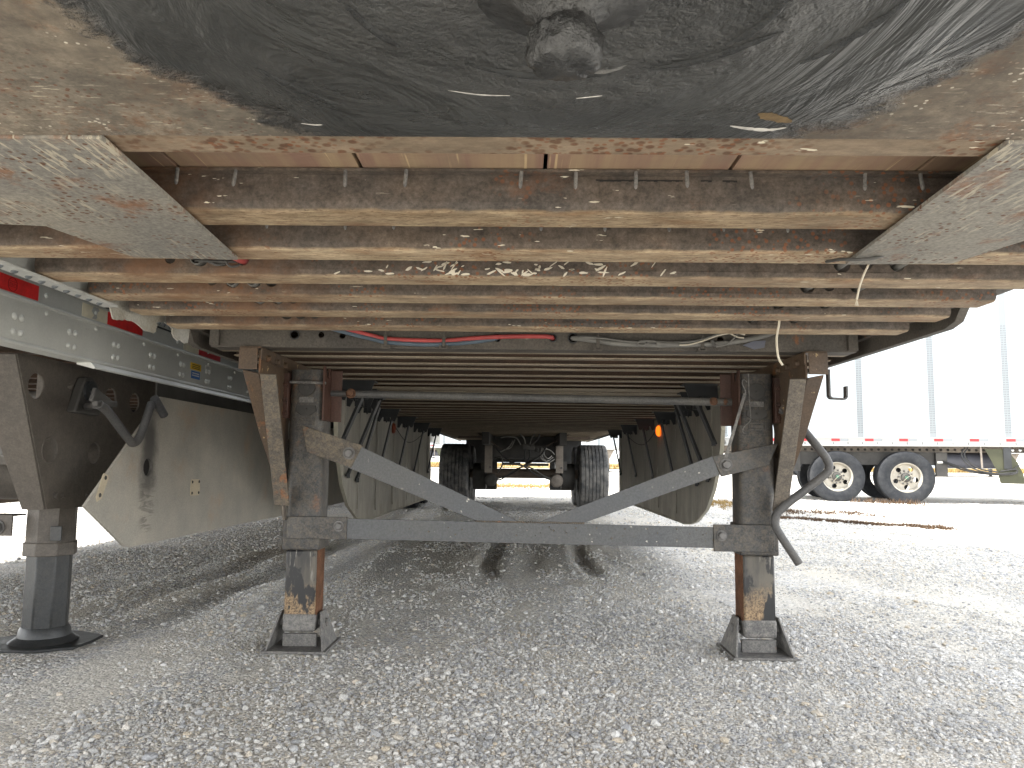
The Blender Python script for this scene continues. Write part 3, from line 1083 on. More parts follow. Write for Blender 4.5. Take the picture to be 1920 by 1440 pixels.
# Z-section coupler beams: lip forward, web, rounded corner, flange backward
H = ZT - ZB
def beam_mesh(holes, x0=-1.195, xw=1.205, fl=.088):
    mb = MB()
    r, t, cz = .017, .005, .003
    arc = [(r - r * math.sin(a), r - r * math.cos(a)) for a in [math.pi / 2 * k / 6 for k in range(7)]]       # bottom to front
    inn = [(r - (r - t) * math.sin(a), r - (r - t) * math.cos(a)) for a in [math.pi / 2 * k / 6 for k in range(7)]]
    poly = [(fl, 0)] + arc + inn[::-1] + [(fl, t)]
    # split along X so long faces stay straight but slightly uneven
    mb.prism(poly, FX, x0, xw)
    mb.prism([(-.020, H - t), (t, H - t), (t, H), (-.020, H)], FX, x0, xw)
    mb.prism([(x0, r), (xw, r), (xw, H - t), (x0, H - t)], lambda u, v, w: (u, w, v), 0, t,
             [ngon(16, hr, hx, min(hz, H - t - hr - .001)) for hx, hz, hr in holes])
    return mb


HL = [(-.868, .038, .013), (-.806, .038, .019), (-.752, .038, .0185), (-.705, .038, .016)]
HR = [(.710, .036, .020), (.768, .038, .016), (.842, .037, .018)]
far_edges = [1.038, 1.390, 1.635, 1.863, 2.087, 2.302, 2.542]
beam_webs = []
for i, fe in enumerate(far_edges):
    jit = [(hx + rng.uniform(-.006, .006), hz, hr) for hx, hz, hr in HL + HR]
    hol = [] if i < 3 else jit
    web = fe - (.088 if i else .075)
    beam_webs.append(web)
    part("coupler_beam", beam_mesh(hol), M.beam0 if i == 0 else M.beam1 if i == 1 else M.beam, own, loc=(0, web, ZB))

# rotten slot along the second beam's top corner
slot = MB()
xs = np.linspace(.09, .335, 40)
for a, b in zip(xs[:-1], xs[1:]):
    if .235 < a < .27 or .29 < a < .305:
        continue
    h0 = .0012 + .0022 * rng.random()
    slot.box(a, b, beam_webs[1] - .0012, beam_webs[1] + .001, ZT - .0115 - h0, ZT - .0115 + .0006 * rng.random())
part("rust_hole", slot, M.rimdk, own, kind='stuff', label="long rusted-through crack in the second beam")

# floor screws poking through beside the beams
sc_m = MB().lathe([(.0034, 0), (.0034, .024), (.0026, .028), (.001, .030)], (0, 0, 0), (0, 0, -1), 8).mesh("floor_screw", M.foot)
for x in (-.634, -.535, -.344, -.238, -.04, .054, .157, .243, .352, .549, .643):
    link("floor_screw", sc_m, own, (x, beam_webs[1] - .020 + rng.uniform(-.004, .004), ZT - .004), (rng.uniform(-.12, .12), rng.uniform(-.12, .12), 0))
for x in (-.56, -.40, -.30, .0, .13, .26, .37, .5):
    link("floor_screw", sc_m, own, (x, beam_webs[2] - .020, ZT - .004), (rng.uniform(-.12, .12), 0, 0))

# floor boards
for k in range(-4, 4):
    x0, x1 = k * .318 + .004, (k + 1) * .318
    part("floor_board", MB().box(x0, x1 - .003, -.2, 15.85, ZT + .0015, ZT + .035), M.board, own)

# rear coupler channel that carries the hoses
chh = [(-.878 - TX, 1.2505, .0165), (-.776 - TX, 1.252, .012), (-.694 - TX, 1.249, .012), (-.133, 1.247, .0165), (.08, 1.247, .014), (.157, 1.247, .0185), (.72, 1.245, .013), (.83, 1.247, .013)]
rc = MB().prism([(-1.235, ZB + .004), (1.235, ZB + .004), (1.235, ZT), (-1.235, ZT)], FY, 2.92, 2.926, [ngon(18, r, x, z) for x, z, r in chh])
rc.box(-1.235, 1.235, 2.918, 3.005, ZB - .003, ZB + .0035)
rc.box(-1.235, -1.20, 2.902, 2.9195, ZB + .002, ZT)
rc.box(1.20, 1.235, 2.902, 2.9195, ZB + .002, ZT)
part("rear_channel", rc, M.channel, own)
for (x, z, r) in (chh[0], chh[4], chh[5]):
    part("hose_grommet", MB().lathe([(r * .88, 0), (r * 1.12, 0), (r * 1.12, .006), (r * .88, .006)], (x, 2.914, z), (0, 1, 0), 18, close=True), M.rubber, own)

# ordinary crossmembers
def ibeam(fw, t=.005, xw=1.245):   # material paints in the light: pale flange underside, dark web
    mb = MB()
    mb.box(-xw, xw, -fw / 2, fw / 2, 0, t)
    mb.box(-xw, xw, -.003, .003, t, H - t)
    mb.box(-xw, xw, -fw / 2, fw / 2, H - t, H)
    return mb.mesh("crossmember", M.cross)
IB = ibeam(.052)
IBW = ibeam(.17)
ys = [3.06, 3.235, 3.445, 3.62, 3.885, 4.105, 4.34]
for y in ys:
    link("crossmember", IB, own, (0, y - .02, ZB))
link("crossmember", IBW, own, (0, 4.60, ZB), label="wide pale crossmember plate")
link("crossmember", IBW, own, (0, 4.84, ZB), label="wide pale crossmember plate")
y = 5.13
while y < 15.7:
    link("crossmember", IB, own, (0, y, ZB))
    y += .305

# side rails, walls, roof, ends
for s in (-1, 1):
    rail_own = part("side_rail", MB().box(min(s * 1.26, s * 1.305), max(s * 1.26, s * 1.305), -.25, 15.9, 1.256, 1.44), M.channel, own)
    if s < 0:
        edge_strip = part("edge_strip", MB().box(-1.222, -1.180, -.2, 2.13, 1.1945, 1.2025).box(-1.222, -1.216, -.2, 2.13, 1.2026, ZT), M.alu, own, bevel=.002, label="pale riveted edge strip along the left side")
        rvd = MB().dome((0, 0, 0), (.35, 0, -1), .0085, .006, 10).mesh("rivet", M.rivet)
        for k in range(24):
            link("rivet", rvd, edge_strip, (-1.200, .90 + k * .0508, 1.1945))
    y0 = 2.30 if s > 0 else 2.84
    lip = MB().prism([(y0, 1.2555), (y0 + .04, 1.214), (y0 + .10, ZB - .004), (15.9, ZB - .004), (15.9, 1.2555)], FX, s * 1.285, s * 1.312)
    part("rail_lip", lip, M.channel, own)
    part("side_wall", MB().box(min(s * 1.289, s * 1.304), max(s * 1.289, s * 1.304), -.25, 15.9, 1.441, 4.08), M.white, own)
part("roof", MB().box(-1.30, 1.30, -.25, 15.9, 4.081, 4.11), M.white, own)
part("front_wall", MB().box(-1.284, 1.284, -.25, -.225, 1.24, 4.08), M.white, own)
part("rear_door", MB().box(-1.284, -.003, 15.86, 15.9, 1.26, 4.08), M.white, own)
part("rear_door", MB().box(.003, 1.284, 15.86, 15.9, 1.26, 4.08), M.white, own)
# torn flashing hanging from the left rail
tp = [(2.28, 1.27), (2.285, 1.258), (2.335, 1.199), (2.36, 1.197), (2.40, 1.207), (2.47, 1.206), (2.53, 1.194), (2.585, 1.196), (2.62, 1.203), (2.61, 1.214), (2.622, 1.224), (2.60, 1.236), (2.66, 1.247), (2.70, 1.243), (2.735, 1.232), (2.74, 1.212), (2.775, 1.198), (2.80, 1.204), (2.83, 1.199), (2.87, 1.203), (2.88, 1.27)]
jag = []
for (ya, za), (yb_, zb) in zip(tp[:-1], tp[1:]):
    for q in range(3):
        t_ = q / 3
        amp = .004 if za < 1.25 and zb < 1.25 else 0
        jag.append((ya + (yb_ - ya) * t_ + rng.uniform(-amp, amp), za + (zb - za) * t_ + rng.uniform(-amp, amp)))
tp = jag + [tp[-1]]
tp = [(y * .937, .77 + (z - .77) * .937 + .004) for y, z in tp]
part("torn_flashing", MB().prism(tp, FX, -1.226, -1.2225), M.torn, own, label="ragged torn flashing on the left rail")

# conduits through the beam holes
for hx, r in ((-.806, .0155), (-.752, .0150)):
    for y0, y1 in ((1.765, 1.86), (1.985, 2.06), (2.20, 2.27)):
        part("conduit", MB().lathe([(r, 0), (r, y1 - y0), (r - .0025, y1 - y0), (r - .0025, 0)], (hx, y0, ZB + .037), (0, 1, 0), 18, close=True), M.cable, own)
part("conduit", MB().tube(spline([(-.715, 1.62, ZB + .030), (-.705, 1.72, ZB + .034), (-.700, 1.80, ZB + .038), (-.70, 1.95, ZB + .045)], 5), .011, 12), M.redhose, own, label="short red conduit under the left plate")
for hx in (.706, .842):
    part("conduit", MB().tube([(hx, 1.66, ZB + .036), (hx + .01, 2.0, ZB + .034), (hx, 2.5, ZB + .036)], .0085, 10), M.cable, own)
for k, (xa, za, xb, zb) in enumerate(((-.83, .03, -.70, .034), (-.80, .026, -.72, .026), (-.77, .034, -.69, .022))):
    part("loose_wire", MB().tube(spline([(xa, 1.80, ZB + .04), (xa + .03, 1.765, ZB + za), (xb - .03, 1.763, ZB + zb - .006), (xb, 1.80, ZB + .04)], 6), .003, 6), M.dkcable, own)

# cream paint splashed over one beam's web
sb = MB()
for k in range(64):
    x = rng.gauss(-.10, .17) if k < 48 else rng.uniform(-.45, .35)
    z = min(.034, max(.006, abs(rng.gauss(.004, .018)) + .004))
    a = rng.gauss(.35, .5)
    Lh, Wd = rng.uniform(.004, .016), rng.uniform(.0012, .003)
    pts = []
    for q in range(9):
        t = 2 * math.pi * q / 9
        u, w = Lh * math.cos(t) * rng.uniform(.7, 1.1), Wd * math.sin(t) * rng.uniform(.6, 1.3)
        pts.append((x + u * math.cos(a) - w * math.sin(a), max(.003, z + u * math.sin(a) + w * math.cos(a))))
    sb.prism(pts, lambda u, v, w: (u, beam_webs[3] + w + (0 if v > .017 else .017 - math.sqrt(max(0, .017 ** 2 - (.017 - v) ** 2))), ZB + v), -.0012, .0004)
part("paint_splash", sb, M.cream, own, kind='stuff', label="cream paint splashed across the fourth beam")

# hoses along the rear channel
Yh = 2.902
def hose(name, pts, r, m, label=None, y=Yh):
    path = [(x - TX, y + dy, z) for x, z, dy in pts]
    return part(name, MB().tube(spline(path, 8), r, 10), m, own, label=label)
hose("air_hose", [(-.80, 1.30, -.30), (-.705, 1.275, -.10), (-.653, 1.266, -.02), (-.571, 1.246, 0), (-.519, 1.236, 0), (-.407, 1.231, 0), (-.301, 1.231, 0), (-.163, 1.243, 0), (-.041, 1.249, 0), (.085, 1.250, 0), (.116, 1.248, .03), (.118, 1.248, .12)], .0085, M.redhose, "red air hose along the channel")
hose("air_hose", [(-.86, 1.30, -.30), (-.766, 1.275, -.10), (-.673, 1.256, -.02), (-.57, 1.234, 0), (-.519, 1.223, 0), (-.407, 1.216, 0), (-.301, 1.217, 0), (-.203, 1.226, .004), (-.122, 1.238, .008), (-.098, 1.247, .03), (-.098, 1.247, .12)], .0085, M.bluehose, "blue grey air hose along the channel")
def clip(x):
    mb = MB()
    x -= TX
    mb.box(x - .006, x + .006, Yh - .014, Yh - .010, ZB + .002, ZB + .045)
    mb.box(x - .017, x + .017, Yh - .012, Yh + .02, ZB - .008, ZB - .0035)
    mb.box(x - .017, x - .009, Yh - .014, Yh - .008, ZB - .0035, ZB + .006)
    mb.box(x + .009, x + .017, Yh - .014, Yh - .008, ZB - .0035, ZB + .006)
    mb.tube([(x, Yh - .012, ZB + .044), (x + .002, Yh - .016, ZB + .060)], .0022, 6)
    return part("hose_clip", mb, M.channel, own)
for x in (-.522, -.300, .285, .68):
    clip(x)
hose("cable", [(.19, 1.250, .06), (.197, 1.246, .01), (.26, 1.238, 0), (.35, 1.226, 0), (.45, 1.222, 0), (.58, 1.222, 0), (.70, 1.226, 0), (.80, 1.236, 0), (.90, 1.254, -.03), (.97, 1.275, -.12)], .0098, M.cable, "thick grey cable along the channel")
hose("cable", [(.195, 1.248, .05), (.21, 1.252, 0), (.28, 1.251, -.006), (.36, 1.238, -.01), (.45, 1.230, -.012), (.52, 1.226, -.012), (.58, 1.231, -.01), (.66, 1.240, -.008), (.73, 1.262, -.006), (.79, 1.282, -.05)], .0036, M.dkcable)
hose("cable", [(.20, 1.246, .05), (.22, 1.247, -.006), (.30, 1.243, -.012), (.40, 1.231, -.015), (.455, 1.230, -.016), (.462, 1.222, -.017), (.45, 1.216, -.018), (.434, 1.222, -.02), (.44, 1.231, -.02), (.47, 1.234, -.018), (.54, 1.230, -.016), (.62, 1.231, -.014), (.68, 1.243, -.012), (.76, 1.270, -.02)], .0036, M.cable, "looped grey cable")
hose("cable", [(.47, 1.226, -.018), (.49, 1.231, -.02), (.515, 1.229, -.02)], .0030, M.cable)
hose("cable_splice", [(.505, 1.226, -.018), (.53, 1.222, -.018), (.56, 1.221, -.018), (.59, 1.219, -.018)], .0088, M.cable, "taped grey cable splice")
hose("cable", [(.59, 1.219, -.018), (.63, 1.222, -.016), (.68, 1.236, -.014), (.74, 1.258, -.014), (.80, 1.268, -.014), (.84, 1.262, -.014)], .0030, M.cream, "pale spliced wire")
hose("cable", [(.78, 1.268, -.014), (.81, 1.252, -.016), (.835, 1.249, -.014)], .0028, M.cream, "pale spliced wire")
hose("cable", [(.815, 1.268, -.014), (.795, 1.245, -.016), (.765, 1.222, -.016), (.73, 1.214, -.014)], .0030, M.cable)
hose("cable", [(.715, 1.238, -.016), (.722, 1.222, -.018), (.727, 1.216, -.018)], .0062, M.dkcable, "short black plug")
part("sealing_tape", MB().prism([(.80, 1.224), (.845, 1.208), (.882, 1.216), (.888, 1.243), (.84, 1.240)], FY, 2.905, 2.9085), M.bluegrey, own, label="loose dark tape flap behind the cables")
# frayed cream wires
def wire(pts, m, r, label):
    return part("loose_wire", MB().tube(spline([(x - TX, y, z) for x, y, z in pts], 8), r, 8), m, own, label=label)
wire([(.735, 1.70, 1.262), (.738, 1.625, 1.215), (.733, 1.612, 1.198), (.722, 1.61, 1.176), (.712, 1.61, 1.150), (.705, 1.61, 1.122)], M.cream, .0022, "pale wire with frayed end hanging below the right plate")
fr = MB()
for k in range(7):
    fr.tube([(.705 - TX, 1.61, 1.122), (.704 - TX + rng.uniform(-.006, .006), 1.61 + rng.uniform(-.005, .005), 1.108)], .0005, 4)
part("loose_wire", fr, M.cream, own, label="frayed copper strands")
wire([(.752, 2.40, 1.27), (.760, 2.31, 1.24), (.772, 2.30, 1.207), (.766, 2.30, 1.17), (.763, 2.30, 1.142), (.767, 2.30, 1.094), (.779, 2.30, 1.070)], M.cream, .0034, "cream wire dangling in front of the right leg")
wire([(.640, 1.60, 1.20), (.645, 1.545, 1.19), (.665, 1.53, 1.186), (.70, 1.53, 1.188), (.733, 1.54, 1.198), (.77, 1.60, 1.22)], M.dkcable, .0035, "grey wire sagging below the right plate")

# ------------------------------------------------------------------ landing gear
def landing_leg(s):
    """s = -1 left, +1 right; local trailer coordinates"""
    cx = s * .937
    hw = .0735
    y0, y1 = 3.20, 3.35
    # outer tube with rounded corners
    rp = []
    for (ax, ay, a0) in ((cx + hw - .03, y1 - .03, 0), (cx - hw + .03, y1 - .03, 90), (cx - hw + .03, y0 + .03, 180), (cx + hw - .03, y0 + .03, 270)):
        rp += [(ax + .03 * math.cos(math.radians(a0 + k * 22.5)), ay + .03 * math.sin(math.radians(a0 + k * 22.5))) for k in range(5)]
    leg = part("landing_leg", MB().prism(rp, FZ, .405, 1.15), M.leg, own, label="rusty left landing leg" if s < 0 else "rusty right landing leg with the crank")
    hi = .0635
    ip = MB()
    ip.box(cx - hi, cx + hi, y0 + .008, y1 - .01, .10, .404)
    part("inner_tube", ip, M.legin, leg, bevel=.008)
    # rusty strip on the inner face of the drop leg
    xi = cx - s * (hi + .0015)
    part("rust_face", MB().box(xi - .0015, xi + .0015, y0 + .02, y1 - .02, .12, .403), M.rust, leg)
    # lower boot with pivot pin
    part("leg_boot", MB().box(cx - hi - .004, cx + hi + .004, y0 + .004, y1 - .006, .075, .150), M.foot, leg, bevel=.012)
    part("pivot_pin", MB().tube([(cx - .105, y0 + .07, .105), (cx + .105, y0 + .07, .105)], .017, 14), M.foot, leg)
    # foot: base plate, cross stiffener and two triangular cheeks
    ft = MB()
    ft.box(cx - .13, cx + .13, y0 - .06, y1 + .06, .004, .014)
    ft.box(cx - .07, cx + .07, y0 + .03, y0 + .045, .014, .065)
    part("foot_plate", ft, M.foot, leg, bevel=.002)
    for t in (-1, 1):
        xx = cx + t * .082
        chk = MB()
        lean = t * .032
        pts = [(y0 - .05, .012), (y1 + .04, .012), (y0 + .105, .152), (y0 + .035, .152)]
        chk.prism(pts, lambda u, v, w: (xx + w + lean * (1 - (v - .012) / .14), u, v), -.004, .004)
        part("foot_cheek", chk, M.foot, leg, bevel=.0015)
    # sleeve with clamp plate for the cross brace
    sl = MB()
    sl.box(cx - hw - .004, cx + hw + .004, y0 - .006, y1 + .006, .405, .530)
    part("sleeve", sl, M.leg, leg, bevel=.006)
    xa, xb = cx - s * .19, cx + s * .055
    part("clamp_plate", MB().box(min(xa, xb), max(xa, xb), y0 - .022, y0 - .0095, .432 - (.01 if s > 0 else -.02), .542 if s < 0 else .530), M.leg, leg, bevel=.002)
    bx = cx - s * .158
    part("bolt", hexbolt((bx, y0 - .022, .505 if s < 0 else .486), (0, -1, 0), .016, .014), M.bolt, leg)
    # gusset ear for the diagonal brace, bent off the leg face
    if s < 0:
        ear = [(cx - .01, .915), (cx + .015, .805), (cx + .20, .742), (cx + .245, .835)]
    else:
        ear = [(cx + .08, .862), (cx + .04, .772), (cx - .155, .722), (cx - .19, .805)]
    part("brace_ear", MB().prism(ear, FY, y0 - .020, y0 - .008), M.strap if s < 0 else M.leg, leg, bevel=.002)
    ex, ez = (cx + .19, .802) if s < 0 else (cx - .135, .772)
    part("bolt", hexbolt((ex, y0 - .020, ez), (0, -1, 0), .019, .016), M.bolt, leg)
    # gearbox cover on the upper front face
    gc = MB()
    gc.prism(ngon(18, .036, cx, 1.075), FY, y0 - .006, y0 + .002)
    gc.prism([(cx - .040, 1.0), (cx + .040, 1.0), (cx + .045, .975), (cx + .02, .958), (cx - .02, .958), (cx - .045, .975)], FY, y0 - .005, y0 + .002)
    part("gearbox_cover", gc, M.dark, leg, bevel=.002)
    part("cover_bolt", hexbolt((cx, y0 - .006, 1.075), (0, -1, 0), .007, .006), M.dark, leg)
    part("cover_bolt", hexbolt((cx, y0 - .005, .985), (0, -1, 0), .006, .006), M.dark, leg)
    part("data_plate", MB().box(cx - .030, cx + .030, y0 - .002, y0 - .0005, 1.012, 1.034), M.foot, leg)
    fr_ = MB()
    for (a, b, c, d) in ((-.036, .036, .916, .921), (-.036, .036, .942, .947), (-.036, -.031, .921, .942), (.031, .036, .921, .942)):
        fr_.box(cx + a, cx + b, y0 - .006, y0 + .001, c, d)
    fr_.box(cx - .025, cx + .025, y0 - .003, y0 + .001, .927, .936)
    part("raised_plate", fr_, M.leg, leg)
    # rust-red bolting channels left and right of the gearbox
    xo = cx + s * (hw + .013)
    part("bolting_channel", MB().box(xo - .013, xo + .013, y0 - .012, y0 + .06, .945, 1.135), M.rustbr, leg, bevel=.004)
    for zz in (.965, 1.02, 1.085):
        part("bolt", hexbolt((xo, y0 - .012, zz), (0, -1, 0), .009, .009), M.rustbr, leg)
    xi2 = cx - s * (hw + .006)
    ch = MB()
    ch.prism([(0, .935), (0, 1.16), (.03, 1.165), (.05, 1.12), (.085, 1.115), (.095, 1.16), (.125, 1.16), (.125, .935)], lambda u, v, w: (xi2 - s * w, y0 - .04 + u * .9, v), -.004, .004)
    ch.box(min(xi2, xi2 - s * .05), max(xi2, xi2 - s * .05), y0 + .075, y0 + .083, .935, 1.155)
    part("shaft_channel", ch, M.rustbr, leg, bevel=.003)
    # longitudinal gusset plate outboard of the leg, with bent front flange and top angle
    px = s * 1.035
    gp = [(2.895, 1.100), (2.895, 1.188), (3.80, 1.188), (3.80, 1.11), (3.50, .60), (3.27, .60)]
    hole = ngon(14, .026, 3.30, .90, 1, 1.9)
    part("gusset_plate", MB().prism(gp, FX, px - .004, px + .004, [hole]), M.bracket, leg, bevel=.001)
    fl = MB()
    a0, a1 = Vector((px, 2.893, 1.100)), Vector((px, 3.268, .598))
    w = Vector((s * .06, -.004, .012))
    n_ = Vector((0, -.006, -.004))
    q = [a0, a0 + w, a0.lerp(a1, .45) + w * .75, a1 + w * .12, a1]
    fl.add([*q, *[p + n_ for p in q]], [(0, 1, 2, 3, 4), (9, 8, 7, 6, 5)] + [(i, 5 + i, 5 + (i + 1) % 5, (i + 1) % 5) for i in range(5)])
    part("gusset_flange", fl, M.bracket, leg, bevel=.001)
    ang = MB()
    ang.box(min(px - s * .0045, px + s * .075), max(px - s * .0045, px + s * .075), 2.885, 3.83, ZB - .011, ZB - .0045)
    ang.box(min(px - s * .0105, px - s * .0047), max(px - s * .0105, px - s * .0047), 2.887, 3.83, 1.150, ZB - .0115)
    ang.box(min(px + s * .0045, px + s * .075), max(px + s * .0045, px + s * .075), 2.879, 2.8845, 1.112, ZB - .0115)
    part("top_angle", ang, M.bracket, leg, bevel=.001)
    for yy in (2.95, 3.06, 3.17, 3.44, 3.55):
        part("bolt", hexbolt((px - s * .0105, yy, 1.162 if yy < 3.2 else 1.155), (-s, 0, 0), .012, .012), M.bracket, leg)
    # outer box rail behind the gusset
    # knee strap from gusset front to the lower sleeve
    st = MB()
    st.bar((s * .984, 2.845, 1.090), (s * 1.000, 3.13, .590), .060, .008, (1, 0, 0))
    part("knee_strap", st, M.strap if s < 0 else M.strap2, leg, bevel=.0015)
    st2 = MB().bar((s * 1.01, 3.15, .66), (s * 1.0, 3.17, .53), .03, .008, (0, 1, 0))
    part("strap_tab", st2, M.strap2, leg)
    return leg


legL = landing_leg(-1)
legR = landing_leg(1)
yb = 3.185
part("cross_brace", MB().add([(x, y, z) for x, z0, z1 in ((-.80, .454, .536), (.815, .434, .518)) for y, z in ((yb, z0), (yb, z1), (yb + .006, z1), (yb + .006, z0))],
     [(0, 1, 2, 3), (7, 6, 5, 4), (0, 4, 5, 1), (1, 5, 6, 2), (2, 6, 7, 3), (3, 7, 4, 0)]), M.brace, own, bevel=.0015)
dl = [(-.735, .846), (-.765, .749), (-.215, .532), (-.04, .5305)]
part("diagonal_brace", MB().prism(dl, FY, yb - .002, yb + .0065), M.brace, own, bevel=.0015)
dr = [(.752, .808), (.775, .730), (.215, .5275), (.035, .5295)]
part("diagonal_brace", MB().prism(dr, FY, yb - .002, yb + .0065), M.brace, own, bevel=.0015)
weld = MB()
for k in range(60):
    x = -.22 + .44 * k / 59
    weld.dome((x, yb - .003, .531 - (x + .22) * .006 + rng.uniform(-.001, .001)), (0, -1, 0), .0042, .003, 6)
part("weld_bead", weld, M.strap, own)
dab = MB()
for k in range(34):
    x, z = rng.uniform(-.6, .75), rng.uniform(.462, .512)
    dab.dome((x, yb - .0005, z), (0, -1, 0), rng.uniform(.002, .0045), .003, 6)
part("mud_spatter", dab, M.strap, own, kind='stuff')

# cross shaft between the gearboxes
ysft = 3.275
sh = MB().tube([(-.76, ysft, 1.056), (.86, ysft, 1.036)], .0165, 18)
part("cross_shaft", sh, M.shaft, own)
part("shaft_stub", MB().tube([(-.885, ysft, 1.0575), (-.73, ysft, 1.0557)], .0125, 14), M.tube, own)
part("shaft_stub", MB().tube([(.80, ysft, 1.0367), (.90, ysft, 1.0355)], .012, 14), M.tube, own)
part("shaft_bolt", hexbolt((-.765, ysft - .014, 1.056), (0, -1, .1), .016, .02), M.rustbolt, own, label="rusty bolt at the left end of the shaft")
part("shaft_bolt", hexbolt((.775, ysft - .014, 1.0375), (0, -1, .1), .013, .010), M.rustbolt, own)
part("shaft_bolt", hexbolt((.825, ysft - .011, 1.0367), (0, -1, .1), .010, .008), M.rustbolt, own)
part("lock_rod", MB().tube([(-1.0, 3.17, 1.094), (-.85, 3.17, 1.091)], .0062, 8), M.foot, own)

# crank handle stowed on the right leg
k = 1.055
ck = [(1.06 - TX, 3.17, 1.0), (1.10 - TX, 3.15, .97), (1.19 - TX, 3.10, .835), (1.215 - TX, 3.095, .795), (1.222 - TX, 3.095, .765), (1.20 - TX, 3.095, .733), (1.06 - TX, 3.10, .625), (1.015 - TX, 3.10, .583), (1.005 - TX, 3.10, .545), (1.02 - TX, 3.10, .505), (1.092 - TX, 3.09, .388)]
part("crank_handle", MB().tube(spline(ck, 6), .0165, 14), M.tube, own)
part("crank_sleeve", MB().tube([(1.07 - TX, 3.165, 1.015), (1.113 - TX, 3.14, .955)], .024, 6), M.bracket, own)
hk = MB()
hp = [(1.148, 1.135), (1.148, 1.033), (1.155, 1.026), (1.205, 1.023), (1.212, 1.03), (1.213, 1.072)]
hk_pts = [Vector((x - TX + .012, 2.92, z)) for x, z in hp]
for a, b in zip(hk_pts[:-1], hk_pts[1:]):
    hk.bar(a, b, .028, .0065, (0, 1, 0))
part("crank_hook", hk, M.tube, own)
# wire keeper and latch bar beside the right leg
part("keeper_wire", MB().tube(spline([(.892, 3.15, 1.145), (.893, 3.15, 1.05), (.897, 3.15, .965), (.893, 3.15, .948), (.872, 3.16, .925), (.868, 3.16, .905), (.885, 3.17, .90)], 6), .0022, 6), M.foot, own)
part("keeper_wire", MB().tube(spline([(.885, 3.15, 1.11), (.87, 3.14, 1.118), (.862, 3.14, 1.105), (.872, 3.13, 1.07), (.866, 3.13, 1.05)], 6), .0025, 6), M.foot, own)
part("latch_bar", MB().bar((.870, 3.13, 1.060), (.785, 3.12, .80), .012, .005, (1, 0, 0)), M.foot, own)

